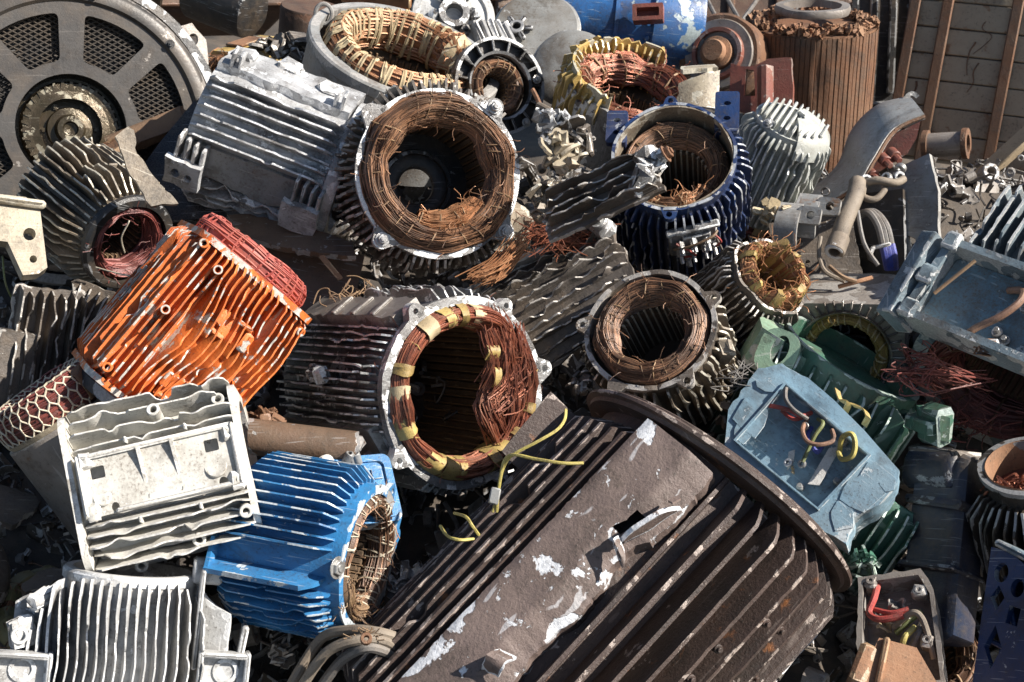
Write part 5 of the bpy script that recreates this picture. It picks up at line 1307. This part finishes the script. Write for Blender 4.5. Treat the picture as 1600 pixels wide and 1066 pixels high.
# ================================================================ upper stator ring
t = T('motor_stator', 'wide smooth grey stator ring with yellowish winding and eye bolt, at the top', 'stator', 634, 82, 4.28, (.28, .86, .42), (0, 1, 0))
b = shell(t, 150, 10, 150, 'grey_smooth', dent=2, wear=.8)
b.lathe([(138, 3), (152, 3), (155, 0), (155, -14), (151, -18), (138, -18)], 90, wear=[.4, .8, .8, .3, .1, 0])
for a in (10, 100, 190, 280): b.box((128 * math.cos(R_(a)), 128 * math.sin(R_(a)), -20), (30, 40, 34), rot=(0, 0, a), bev=4)
core(t, 86, 142, -60, -150, 48, 'lam', 7, back=30)
w = coil(t, 106, 20, 36, -20, 'copperlight', wires=160, ties=0, tapes=46, tapemat='paletape', tapew=(2.5, 4.5), seed=71, wr=1.6, mess=.1, stray=10)
coil(t, 104, 26, 32, -18, 'copperlight', wires=50, ties=8, tiemat='cord', tapes=3, tapemat='paletape', seed=72, wr=2, a0=-30, a1=10, mess=.35, stray=20, name='bulged_strands')
e = t.part('eye_bolt', 'grey_smooth'); p = t.loc(506, 22, 4.3)
pm = t.mw.to_3x3().inverted() @ Matrix(((1, 0, 0), (0, 0, -1), (0, 1, 0)))
ring = [p + (t.mw.to_3x3().inverted() @ Vector((13 * math.cos(q), 4 * math.sin(q), 15 * math.sin(q)))) for q in [2 * PI * i / 20 for i in range(20)]]
e.tube(ring, 3.6, 8, closed=True, wear=.2)
# ================================================================ ribbed black end shield
t = T('end_shield', 'black end shield with bright ribs, right of the upper stator ring', 'end shield', 782, 134, 4.22, (.42, .16, .89), (0, 1, 0))
b = t.part('ring', 'black'); b.lathe([(50, 0), (54, 3), (54, -20), (50, -20)], 60, wear=[.9, .9, .2, 0]); b.lathe([(72, 0), (77, 0), (77, -24), (72, -24)], 60, wear=[1, 1, .4, 0]); b.lathe([(50, -14), (76, -14), (76, -20), (50, -20)], 60)
for a in range(0, 360, 24): b.box((63 * math.cos(R_(a)), 63 * math.sin(R_(a)), -7), (22, 4, 14), rot=(0, 0, a), bev=1.2, wear=1)
coil(t, 36, 10, 16, -20, 'copperdark', wires=50, ties=20, seed=73, wr=1.5); core(t, 22, 52, -30, -80, 24, 'lamdark', 4, back=6)
t.bolt((64, 10, 0), (0, 0, 1), 5, 5); t.bolt((40, -58, 0), (0, 0, 1), 5, 5)
# ================================================================ discs
t = T('end_shield', 'white painted round end shield with broken hub, top centre', 'end shield', 708, 26, 4.62, (.12, .42, .9), (0, 1, 0))
b = t.part('disc', 'silverwhite'); b.lathe([(.1, 0), (24, 2), (52, 0), (54, 4), (64, 4), (66, 0), (64, -10), (.1, -10)], 60, wear=[0, 0, .2, .5, .6, .6, .2, 0])
h = t.part('hub', 'grey'); h.lathe([(14, 18), (24, 18), (26, 0), (14, 0)], 30, wear=[.6, .8, 0, 0]);
for a in range(0, 360, 60): h.box((30 * math.cos(R_(a)), 30 * math.sin(R_(a)), 8), (16, 14, 12), rot=(0, 0, a + 20), bev=3, jit=4)
fr = t.part('broken_fins', 'silverwhite')
for k in range(5): fr.box((34 + 12 * k, -34 + rnd.uniform(-4, 4), 16), (8, 40, 22), rot=(10, 10, 24), bev=2, jit=2)
t = T('cover_disc', 'dull grey sheet metal disc with black star hub, top right of white end shield', 'disc', 838, 40, 4.66, (-.05, .66, .75), (0, 1, 0))
b = t.part('disc', 'discsteel'); b.lathe([(.1, 2), (40, 1.5), (64, 0), (70, -6), (68, -9), (62, -4), (38, -2), (.1, -2)], 60, wear=[0, 0, 0, .6, .6, 0, 0, 0], dent=2)
h = t.part('star_hub', 'black'); h.cyl((-30, -12, 2), (0, 0, 1), 13, 12, 16, hole=6)
for a in range(0, 360, 60): h.box((-30 + 18 * math.cos(R_(a)), -12 + 18 * math.sin(R_(a)), 8), (16, 8, 8), rot=(0, 0, a), bev=2)
t = T('cover_disc', 'round plain galvanised disc standing in front of the blue painted motor', 'disc', 892, 106, 4.42, (-.10, .36, .93), (0, 1, 0))
b = t.part('disc', 'discsteel'); b.lathe([(.1, 3), (30, 2.5), (58, 0), (65, -6), (63, -9), (56, -4), (28, -1), (.1, -1)], 60, wear=[0, 0, .1, .6, .6, 0, 0, 0], dent=2)
# ================================================================ blue motor at the top
t = T('electric_motor', 'weathered bright blue cylindrical motor with dark red openings, top edge', 'motor', 1092, 46, 5.0, (.96, -.10, -.14), (.03, 1, 0))
b = t.part('housing', 'deepblue'); b.lathe([(30, 0), (66, 0), (68, -4), (68, -78), (62, -82), (60, -90), (60, -250), (30, -250)], 70, wear=[.2, .6, .6, .4, .3, .1, .2, 0], dent=2)
b.lathe([(60, -132), (64, -132), (64, -138), (60, -138)], 60)
for a in range(0, 360, 20): b.cyl((57 * math.cos(R_(a)), 57 * math.sin(R_(a)), -86), (math.cos(R_(a)), math.sin(R_(a)), 0), 4, 8, 8)
b.box((0, 66, -190), (30, 14, 70), bev=3); b.box((-30, 56, -40), (20, 20, 50), bev=3)
for x, y, w_, h_ in ((966, 78, 46, 34), (1012, 18, 46, 26)):
    q = t.part('opening_frame', 'redbrown'); Mo = t.mw.inverted() @ pose(x, y, 4.78, (-.1, .35, .93), (-.05, 1, 0)); Mo.translation /= t.k; q.M = Mo
    q.prism(rrect(-w_ / 2, -h_ / 2, w_ / 2, h_ / 2, 2, 2), -20, 0, holes=[rrect(-w_ / 2 + 6, -h_ / 2 + 6, w_ / 2 - 6, h_ / 2 - 6, 2, 2)], wear=.2); q.prism(rrect(-w_ / 2 + 5, -h_ / 2 + 5, w_ / 2 - 5, h_ / 2 - 5, 2, 2), -20, -17)
# rotor
t = T('rotor', 'rusty rotor end with concentric rings beside the big rust core', 'rotor', 1122, 84, 4.85, (-.30, .20, .93), (0, 1, 0))
b = t.part('end_disc', 'rust'); b.lathe([(.1, -4), (62, -4), (66, -8), (66, -50), (.1, -50)], 60, wear=[0, .4, .5, 0, 0], dent=2)
q = t.part('face_disc', 'greyrust'); q.lathe([(.1, 0), (54, 0), (56, -5), (.1, -5)], 50)
q = t.part('collar', 'redbrown'); q.lathe([(34, 10), (40, 10), (42, 0), (34, 0)], 50, wear=[.6, .6, .2, 0])
q = t.part('shaft', 'brass' if 'brass' in M else 'rustorange'); q.lathe([(.1, 30), (16, 30), (18, 26), (18, 0), (.1, 0)], 30); q.lathe([(18, 16), (25, 14), (26, 0), (18, 0)], 30)
# rust core
t = T('laminated_core', 'tall rusty brown laminated core with ragged torn top, upper right', 'core', 1270, 34, 5.0, (.02, .975, .20), (0, -.2, 1))
b = t.part('core_stack', 'rust')
n = 640
b.flat = True
def cr(i): return (101 + .5 * math.sin(i // 8 * 2.3)) if i % 8 < 7 else 99.4
TNT = [rnd.random() for _ in range(80)]
zz = [-6, -10, -60, -120, -180, -236, -240]
b.grid(lambda i, j: ((cr(i) + 2 * noise.noise(Vector((i * .05, zz[j] * .02, 2)))) * math.cos(2 * PI * i / n), (cr(i) + 2 * noise.noise(Vector((i * .05, zz[j] * .02, 2)))) * math.sin(2 * PI * i / n), zz[j]), n, len(zz), cu=True)
for i in range(n):
    for j in range(len(zz)): b.Tn[i * len(zz) + j] = TNT[i // 8]
b.prism(circ(0, 0, 98, 60), -12, -4); b.prism(circ(0, 0, 98, 60), -240, -236)
tw = t.part('torn_winding', 'rustorange'); g = random.Random(17)
for k in range(190):
    a = g.uniform(0, 2 * PI); r = g.uniform(70, 98); p = Vector((r * math.cos(a), r * math.sin(a), -4))
    tw.tint = g.random()
    tw.box(p + Vector((0, 0, g.uniform(2, 10))), (g.uniform(4, 14), g.uniform(3, 8), g.uniform(5, 14)), rot=(g.uniform(-40, 40), g.uniform(-40, 40), g.uniform(0, 180)), bev=1.5, jit=3, wear=.2)
q = t.part('ring', 'greyrust'); q.lathe([(44, 26), (56, 26), (58, 20), (56, 14), (44, 14)], 40, dent=4)
t.bolt((60, 80, -190), (.6, .8, 0), 6, 6, 'rust')
# beige transformer panel
t = T('transformer_coil', 'huge beige wrapped transformer coil block with rusty upright straps, top right', 'transformer', 1530, 96, 5.5, (-.10, .12, .99), (.11, 1, 0))
b = t.part('coil_block', 'beigepanel')
for k in range(8):
    y = 168 - 41 * k
    b.tint = rnd.random(); b.box((20 + rnd.uniform(-2, 2), y - 20, -70), (276, 39.4, 140 + rnd.uniform(-2, 2)), bev=1.6, wear=.1)
b2 = t.part('backing', 'black', b); b2.box((20, 4, -72), (268, 326, 130), bev=2)
for x in (-112, -62, 42, 140):
    q = t.part('strap', 'rust'); q.box((x, 0, 5), (17, 330, 9), bev=2, wear=.3)
for k in range(6):
    q = t.part('drip_wire', 'rust'); x = rnd.choice((-86, -20, 0, 20, 76, 96, 110)) + rnd.uniform(-8, 8); y = rnd.uniform(-90, 120); r_ = rnd.uniform(.9, 2.6)
    q.tube(wiggle([(x, y, .4), (x + rnd.uniform(-9, 9), y - 14, .6), (x + rnd.uniform(-9, 9), y - 30, .6), (x + rnd.uniform(-20, 20), y - rnd.uniform(40, 70), .4)], 0, 5, amp=3, seed=k), [r_ * (1 - .03 * i) for i in range(16)], 5)
# timber
t = T('timber_plank', 'pale raw timber plank lying on scrap at the right edge', 'plank', 1578, 236, 4.9, (.62, .62, -.1), (-.5, .5, .7))
q = t.part('plank', 'wood'); q.box((0, 0, 0), (30, 14, 210), bev=2, wear=.1)
t = T('pipe_stub', 'short grey flanged pipe lying at the foot of the transformer coil', 'pipe', 1478, 226, 5.0, (.95, .05, .2))
q = t.part('pipe', 'greyrust'); q.lathe([(14, 26), (19, 26), (19, -26), (14, -26)], 24)
q = t.part('flange', 'rust'); q.lathe([(14, 34), (24, 34), (24, 26), (14, 26)], 24, wear=[.4, .5, .3, 0]); q = t.part('flange', 'rust'); q.lathe([(14, -26), (24, -26), (24, -34), (14, -34)], 24)
# yellow finned stator with torn copper
t = T('motor_stator', 'broken stator with ochre corrugated wall and red torn copper coil, behind navy stator', 'stator', 986, 150, 4.16, (.24, .84, .48), (-.42, 1, 0))
b = t.part('housing', 'yellowfin')
b.lathe([(100, 44), (104, 44), (106, -60), (100, -60)], 60, R_(10), R_(196), wear=[.6, .8, .1, 0], jag=22, jagset=(0, 1), dent=3)
for k in range(24):
    a = R_(16 + 7.5 * k); d = (-math.cos(a), -math.sin(a)); b.fin((101 * -d[0], 101 * -d[1]), d, -56, 40 + rnd.uniform(-6, 6), 12, t=4, n=12, jag=.2, bend=1.5, ramp=5, wear=.7)
    d = (math.cos(a), math.sin(a)); b.fin((104 * d[0], 104 * d[1]), d, -56, 38 + rnd.uniform(-8, 8), 16, t=4, n=12, jag=.3, bend=2, ramp=5, wear=.7)
b2 = t.part('outer_wall', 'grey'); b2.lathe([(106, 24), (112, 24), (114, -80), (106, -80)], 60, R_(20), R_(340), wear=[.7, .8, .2, 0], jag=30, jagset=(0, 1))
coil(t, 84, 20, 24, -2, 'copper', wires=190, ties=26, tiemat='straw', seed=75, wr=1.8, mess=.26, stray=60)
core(t, 58, 100, -34, -90, 36, 'lamdark', 6, back=10)
q = t.part('rubber_strip', 'black'); q.plate(lambda u, v: (104 * math.cos(R_(200 + 130 * u)), 104 * math.sin(R_(200 + 130 * u)), -26 + 24 * v), 20, 3, 6)
t = T('casting_fragment', 'cream white broken casting with jagged top, above navy mounting bracket', 'scrap fragment', 1094, 138, 4.06, (.25, .3, .9), (.1, 1, 0))
q = t.part('fragment', 'cream'); q.plate(lambda u, v: (-34 + 60 * u, -36 + 64 * v * (.6 + .4 * u), 14 * math.sin(2.4 * u)), 8, 8, 9, jag=.05); q.plate(lambda u, v: (-30 + 56 * u, 20 + 14 * v + 10 * u, 10 - 26 * v), 7, 4, 7, jag=.08)
# brown curved bracket
t = traced('bracket', 'reddish brown broken casting bracket with a window in front of the rust core', 'bracket', [(1142, 98), (1160, 104), (1180, 102), (1200, 92), (1236, 90), (1240, 175), (1190, 185), (1138, 170)], 4.62, (-.15, .15, .97), 16, 'redbrown', holes=[[(1166, 108), (1178, 110), (1180, 150), (1162, 150)]], rag=1)
q = t.part('rib', 'redbrown'); q.plate(lambda u, v: (*[c + 0 for c in t.pl(1186 + 20 * u, 104 + 66 * v, 6)], 6 + 16 * math.sin(PI * u)), 6, 8, 6)
# pale dome motor
t = T('electric_motor', 'pale grey green motor with ribbed rounded end cap, right of the navy stator', 'motor', 1238, 192, 4.10, (.36, .84, .40), (-.2, -.3, 1))
b = shell(t, 60, 6, 165, 'palepaint', dent=2)
fn = t.part('cooling_fins', 'palepaint'); fn.radial(60, [4 + 8.5 * i for i in range(22)], -165, -6, 16, hv=.15, t=3.6, n=26, jag=.34, bend=1.2, ramp=8, wear=.7)
cp = t.part('end_cap', 'palepaint'); cp.lathe([(14, 17), (34, 15), (56, 6), (66, -4), (72, -26), (68, -28), (61, -6), (52, 1), (32, 9), (14, 11)], 50, R_(112), R_(262), wear=[.6, 0, .2, .4, .7, .6, 0, 0, 0, .5], dent=3)
cf = t.part('ribbed_face', 'palepaint'); cf.lathe([(.1, 2), (58, -2), (60, -8), (.1, -8)], 40)
for k in range(11): cf.box((-50 + 10 * k, 0, 5), (4, 2 * math.sqrt(max(60, 56 ** 2 - (50 - 10 * k) ** 2)), 14), bev=1.2, jit=1, wear=.9)
coil(t, 44, 14, 24, -172, 'wine', wires=60, ties=12, tapes=6, tapemat='paletape', seed=77, wr=1.6, mess=.3, stray=20)
t.bolt((30, 50, 4), (.3, .6, .7), 6, 5)
# elbow casting with terminals
t = T('terminal_housing', 'curved blue grey terminal housing with red inside and clamped cable studs', 'terminal housing', 1350, 240, 4.20, (0, 0, 1))
sh = t.part('curved_shell', 'grey_smooth')
Aa = wiggle([t.loc(*p) for p in ((1196, 318, 4.3), (1262, 306, 4.35), (1310, 262, 4.4), (1334, 205, 4.4), (1372, 168, 4.38), (1418, 158, 4.38))], 0, 5)
Bb = wiggle([t.loc(*p) for p in ((1214, 330, 4.14), (1286, 322, 4.12), (1342, 288, 4.08), (1366, 252, 4.08), (1398, 204, 4.10), (1445, 182, 4.10))], 0, 5)
def lerp(C, u):
    x = u * (len(C) - 1); i = min(len(C) - 2, int(x)); return C[i].lerp(C[i + 1], x - i)
sh.plate(lambda u, v: lerp(Aa, u).lerp(lerp(Bb, u), v) + Vector((-8, 14, 0)) * math.sin(PI * v) * .9, 26, 8, 9, wear=.7)
sh2 = t.part('end_hook', 'grey_smooth'); sh2.plate(lambda u, v: t.loc(1412 + 22 * u, 158 - 12 * math.sin(2.6 * u), 4.36 - .1 * v), 8, 4, 7)
rp = t.part('red_panel', 'redbrown'); rp.prism(t.pls([(1438, 190), (1432, 216), (1418, 240), (1350, 284), (1352, 262), (1396, 210)], 28), 16, 30, wear=.4)
sp = t.part('side_lip', 'rust'); sp.tube([lerp(Bb, .02 + .98 * i / 26) for i in range(27)], 3.2, 7, wear=.4)
q = t.part('screw_hole', 'black'); q.cyl(t.loc(1290, 300, 4.10), (-.2, .3, 1), 7, 4, 14, hole=4)
for u_ in (.35, .55, .75):
    q = t.part('seam_rib', 'grey_smooth'); q.tube([lerp(Aa, u_ + .02 * k).lerp(lerp(Bb, u_ + .02 * k), .1 + .16 * k) + Vector((-7, 13, 3)) * math.sin(PI * (.1 + .16 * k)) for k in range(6)], 1.6, 5)
for x, y in ((1378, 246), (1392, 238), (1358, 268)):
    q = t.part('stud_insulator', 'redbrown'); p = t.loc(x, y, 4.10); q.cyl(p, (.4, -.4, .8), 9, 18, 14); q.cyl(p + Vector((7, -7, 14)), (.4, -.4, .8), 5, 14, 8)
for x, y in ((1408, 262), (1352, 284), (1402, 276), (1388, 280)):
    q = t.part('clamp', 'steel'); q.cyl(t.loc(x, y, 4.02), (rnd.uniform(-1, 1), rnd.uniform(-1, 1), 1), 9, 8, 12, hole=4)
for pts, r, m_ in (([(1352, 286, 4.0), (1372, 282, 3.98), (1398, 286, 3.98), (1412, 280, 4.0)], 6, 'taupe'), ([(1340, 285, 4.0), (1336, 306, 3.96), (1318, 350, 3.92), (1308, 384, 3.9)], 13, 'taupe'), ([(1352, 286, 4.0), (1348, 306, 3.98), (1366, 312, 3.97), (1380, 300, 3.98), (1384, 288, 4.0)], 5, 'taupe')):
    q = t.part('cable', m_); q.tube(wiggle([t.loc(*p) for p in pts], 0, 7), r, 10)
q = t.part('cable_end', 'taupe'); q.cyl(t.loc(1312, 372, 3.9), Vector(t.loc(1300, 404, 3.86) - t.loc(1312, 372, 3.9)), 15, 30, 16, hole=8)
# grey bent sheet box
t = traced('sheet_box', 'worn grey bent sheet metal box with square hole, right of the cables', 'sheet box', [(1340, 300), (1400, 262), (1452, 240), (1466, 300), (1466, 410), (1440, 445), (1345, 440)], 4.08, (-.35, .2, .9), 12, 'grey_smooth', holes=[[(1418, 368), (1430, 372), (1432, 386), (1420, 384)]], rag=1)
q = t.part('side_wall', 'black'); q.prism(t.pls([(1335, 305), (1412, 296), (1416, 440), (1330, 440)], 10), 4, 14, wear=.6)  # shaded face of the grey box, its shade put in as black
q = t.part('corner_block', 'cream'); q.box((*t.pl(1426, 414, 14), 14), (22, 18, 24), bev=6, jit=4)
t = T('cable_bundle', 'three dark cables with blue sleeves tied together, upper right', 'cable', 1360, 370, 3.94)
for k in range(3):
    q = t.part('cable', 'greywire'); pts = [(1336 + 4 * k, 342 - 4 * k, 3.98), (1356 + 5 * k, 332, 3.95), (1372 + 6 * k, 352, 3.93), (1380 + 6 * k, 382, 3.92)]
    q.tube(wiggle([t.loc(*p) for p in pts], 0, 7), 6, 9)
    q = t.part('sleeve', 'bluewire'); q.tube(wiggle([t.loc(1380 + 6 * k, 382, 3.92), t.loc(1384 + 6 * k, 400, 3.92), t.loc(1388 + 5 * k, 420, 3.94)], 0, 5), 6.8, 9)
q = t.part('cable_tie', 'label'); q.box(t.loc(1380, 384, 3.89), (24, 6, 10), rot=(0, 0, 15), bev=2)
t = T('cable', 'bare copper ended thin cable with brown fork tips below the tied cables', 'cable', 1320, 430, 3.86)
for pts, m_ in (([(1282, 370, 3.9), (1280, 400, 3.88), (1290, 425, 3.86), (1320, 440, 3.84)], 'taupe'), ([(1296, 416, 3.84), (1316, 432, 3.82), (1338, 440, 3.82)], 'straw'), ([(1310, 448, 3.84), (1340, 440, 3.82), (1362, 434, 3.84)], 'rustorange'), ([(1340, 330, 3.94), (1350, 380, 3.9), (1372, 415, 3.88)], 'greywire')):
    q = t.part('strand', m_); q.tube(wiggle([t.loc(*p) for p in pts], 0, 6), 3.6, 7)
for k, (x, y, lab) in enumerate(((1232, 352, 'grey folded sheet strip with rounded bend, under the pale dome motor'), (1262, 338, 'grey folded sheet clip with round hole, left of the tied cables'))):
    t = T('sheet_clip', lab, 'sheet clip', x, y, 3.94 + .02 * k, (-.2, .3, .9), (.1, 1, 0))
    q = t.part('strip', 'grey_smooth'); q.plate(lambda u, v: (-18 + 36 * u, -34 + 68 * v, 16 * math.sin(PI * v)), 5, 10, 6)
    q = t.part('eye', 'grey_smooth'); q.M = Matrix.Translation((30, 16, 8)); q.prism(rrect(-16, -14, 20, 14, 6), -4, 4, holes=[circ(4, 0, 7, 14)], wear=.7)
t = traced('sheet_plate', 'dark perforated sheet plate lying under the tied cables', 'sheet plate', [(1200, 350), (1330, 330), (1350, 440), (1300, 455), (1250, 440), (1215, 400)], 4.05, (-.1, .45, .88), 6, 'dim', rag=2, holes=[circ(1250, 380, 5, 10), circ(1262, 410, 4, 10), circ(1300, 380, 6, 10)])

# ================================================================ top left scrap behind the wheel
t = T('motor_barrel', 'dark steel motor barrel lying behind the fan wheel, top left', 'barrel', 398, 22, 4.75, (.80, -.32, .5), (0, 1, 0))
q = t.part('barrel', 'black'); q.lathe([(.1, 0), (36, 0), (42, -4), (44, -20), (44, -110), (.1, -110)], 40, dent=3, wear=[0, .2, .5, .2, 0, 0])
q = t.part('strap_plate', 'dim'); q.box((0, 46, -60), (24, 10, 60), bev=3)
t = T('small_motor', 'olive yellow small motor block with frayed copper end, behind grey finned housing', 'motor', 352, 108, 4.5, (-.75, -.25, .6), (.1, 1, 0))
q = t.part('housing', 'yellowfin'); q.prism(rrect(-30, -28, 30, 28, 8), -100, 0, holes=[circ(0, 0, 20, 20)], wear=.6)
coil(t, 16, 7, 12, 4, 'copperlight', wires=40, ties=4, seed=81, wr=1.4, mess=.4, stray=40)
q = t.part('rust_patch_plate', 'rustorange'); q.box((0, 31, -50), (40, 4, 50), bev=1.5)
t = T('casting_fragment', 'grey speckled broken casting lump at the top, left of the upper stator ring', 'scrap fragment', 448, 76, 4.5, (.2, .4, .9))
q = t.part('fragment', 'dim')
g = random.Random(61); shard(q, (0, 0, 0), 40, g); shard(q, (14, -6, 0), 34, g); shard(q, (-18, 6, -6), 34, g)
t = traced('bracket', 'bent grey bracket with slot hole leaning on the fan wheel rim', 'bracket', [(276, 42), (300, 36), (322, 62), (326, 100), (312, 112), (288, 66)], 4.15, (.3, .2, .9), 8, 'greyrust', holes=[circ(302, 62, 8, 12, 10)], rag=1)
t = T('timber_plank', 'short weathered brown timber leaning below the fan wheel hub', 'plank', 232, 208, 4.02, (.88, .36, .1), (-.2, .6, .8))
q = t.part('plank', 'oldwood'); q.box((0, 0, 0), (34, 20, 130), bev=3, jit=4, wear=.3)
t = T('timber_plank', 'rusty orange wedge of timber beside the fan wheel hub', 'plank', 186, 228, 3.92, (.8, .5, .1), (-.2, .6, .8))
q = t.part('plank', 'rustorange'); q.box((0, 0, 0), (26, 16, 60), bev=3, jit=4)
t = T('steel_drum', 'dark red rusty drum standing behind the upper stator ring', 'drum', 486, 10, 4.95, (.1, .96, .25))
q = t.part('drum', 'rustdark'); q.lathe([(.1, 0), (46, 0), (48, -4), (48, -50), (50, -54), (48, -58), (48, -130), (.1, -130)], 50, dent=2, wear=[0, .4, .5, .1, .4, .1, 0, 0])
t = T('copper_bar', 'bright copper strip laid across the top edge behind the upper stator ring', 'copper strip', 588, -2, 4.95, (.95, -.1, .2), (0, 1, .3))
q = t.part('strip', 'copperlight'); q.box((0, 0, 0), (14, 20, 110), bev=2); q.box((-4, -18, 10), (14, 12, 90), bev=2)
# row of large dark scrap closing the view at the top
for k, (x, y, d, w_, h_, dp, m_, ax, lab) in enumerate((
    (300, -60, 5.6, 300, 150, 160, 'rustdark', (.2, .3, .9), 'dark rusty steel box standing at the top behind the barrel'),
    (640, -70, 5.7, 300, 150, 160, 'rustdark', (-.1, .3, .9), 'dark rusty steel box standing at the top behind white end shield'),
    (830, -40, 5.7, 120, 140, 120, 'brownplate', (.3, .3, .9), 'brown stained steel box at the top behind the star hub disc'),
    (1180, -30, 5.8, 300, 190, 200, 'rustdark', (.1, .3, .9), 'dark rusty steel box standing at the top behind the rotor'),
    (1380, 10, 6.0, 120, 330, 160, 'black', (.2, .1, .95), 'black box added as the dark gap between rust core and transformer coil'),  # black box added for a gap that is only dark shade
    (100, -70, 5.2, 300, 90, 160, 'dim', (.0, .4, .9), 'dark grey steel box at the top behind the fan wheel'))):
    t = T('steel_box', lab, 'steel box', x, y, d, ax)
    q = t.part('box', m_); q.box((0, 0, -dp / 2), (w_, h_, dp), bev=5, jit=3, wear=.4)
    q = t.part('frame_bar', m_, None)
    q.box((0, h_ * .5 - 10, 4), (w_, 16, 12), bev=3); q2 = t.part('frame_bar', m_); q2.box((0, -h_ * .5 + 10, 4), (w_, 16, 12), bev=3)
    for i in range(4): q3 = t.part('frame_bar', m_); q3.box((-w_ / 2 + w_ * (i + .5) / 4, 0, 3), (12, h_ - 60, 8), bev=2)
t = T('wire_rack', 'dark leaning steel rods against the rusty box at the top', 'rods', 1180, 8, 5.4)
for x0, y0, x1, y1 in ((1126, -20, 1160, 40), (1190, -10, 1150, 46), (1240, -12, 1214, 30), (1260, -10, 1235, 36), (1100, -10, 1120, 30)):
    q = t.part('rod', 'greywire'); q.tube([t.loc(x0, y0, 5.4), t.loc(x1, y1, 5.2)], 3.4, 7)
flush()
# ================================================================ ground, heap, light, camera
def heapz(x, y):
    pts = ((-3, 0), (.2, .0), (1.2, .0), (2.0, .24), (2.6, .44), (3.3, .74), (4.3, 1.0), (4.8, .78), (5.4, .55), (9, .5), (12, .3), (15, 0), (99, 0))
    for (a, za), (b, zb) in zip(pts, pts[1:]):
        if a <= y <= b:
            z = za + (zb - za) * (y - a) / (b - a); break
    else: z = 0
    e = max(0, 1 - max(0, abs(x) - 2.6) / 2.6)
    z -= .18 * max(0, min(1, (x - .7) / .3)) * max(0, min(1, (3.5 - y) / .5))
    return max(0, z) * e * e * (3 - 2 * e) + .09 * e * noise.noise(Vector((x * 2.3, y * 2.3, 0))) - .05
b = B(None, 'ground', 'asphalt'); b.grid(lambda i, j: ((i - 20) * 20, (j - 20) * 20 + 10, -.06), 41, 41); b.build()['kind'] = 'structure'
b = B(None, 'scrap_mound', 'soil')
b.grid(lambda i, j: (-5.4 + 10.8 * i / 150, .6 + 15 * j / 190, heapz(-5.4 + 10.8 * i / 150, .6 + 15 * j / 190)), 151, 191)
b.build()['kind'] = 'structure'
# loose rubble lying over the mound
b = B(None, 'metal_rubble', 'rubble')
g = random.Random(99)
for k in range(RUBBLE):
    y = g.uniform(2.0, 5.2); x = g.uniform(-1, 1) * (.5 + y * .42)
    z = heapz(x, y) + g.uniform(0.0, .13) * g.random()
    s_ = .0065 * 10 ** g.uniform(0, .6)
    b.tint = g.random() ** 1.6
    rot = euler(g.uniform(0, 360), g.uniform(0, 360), g.uniform(0, 360))
    b.M = Matrix.Translation((x, y, z)) @ rot @ Matrix.Scale(s_, 4)
    q = g.random()
    if q < .35: b.box((0, 0, 0), (g.uniform(1, 4), g.uniform(1, 2.5), g.uniform(.3, 1)), bev=.12, jit=.12)
    elif q < .6: b.tube(wiggle([(g.uniform(-3, 3), g.uniform(-3, 3), g.uniform(-1, 1)) for _ in range(4)], 0, 4), g.uniform(.12, .3), 5)
    elif q < .8: b.plate(lambda u, v: ((u - .5) * 4, (v - .5) * 3, .6 * math.sin(u * 4)), 4, 4, .25, jag=.12)
    else: b.cyl((0, 0, 0), (0, 0, 1), 1.2, g.uniform(.6, 2.5), 9, hole=.6)
b.M = None
b.build()['kind'] = 'stuff'

w = bpy.data.worlds.new('World'); SC.world = w; w.use_nodes = True
nt = w.node_tree
sky = nt.nodes.new('ShaderNodeTexSky'); sky.sky_type = 'NISHITA'; sky.sun_disc = False
S_AZ, S_EL = SUN
sv = Vector((math.sin(R_(S_AZ)) * math.cos(R_(S_EL)), math.cos(R_(S_AZ)) * math.cos(R_(S_EL)), math.sin(R_(S_EL))))
sky.sun_elevation = R_(S_EL); sky.sun_rotation = R_(S_AZ)
nt.links.new(sky.outputs[0], nt.nodes['Background'].inputs['Color']); nt.nodes['Background'].inputs['Strength'].default_value = SKY
ld = bpy.data.lights.new('sun', 'SUN'); ld.energy = SUNE; ld.angle = R_(.5); ld.color = (1, .94, .86)
lo = bpy.data.objects.new('sun', ld); COL.objects.link(lo); lo.rotation_euler = sv.to_track_quat('Z', 'Y').to_euler()
cd = bpy.data.cameras.new('camera'); cd.lens = 50; cd.sensor_width = 36; cd.clip_end = 2000; cd.clip_start = .05
cd.dof.use_dof = True; cd.dof.focus_distance = 3.3; cd.dof.aperture_fstop = 9
co = bpy.data.objects.new('camera', cd); COL.objects.link(co); co.location = CAM; co.rotation_euler = (PI / 2 - PITCH, 0, 0)
SC.camera = co
SC.view_settings.view_transform = 'Standard'; SC.view_settings.look = 'None'; SC.view_settings.exposure = EXPO; SC.view_settings.gamma = 1
SC.cycles.max_bounces = 6
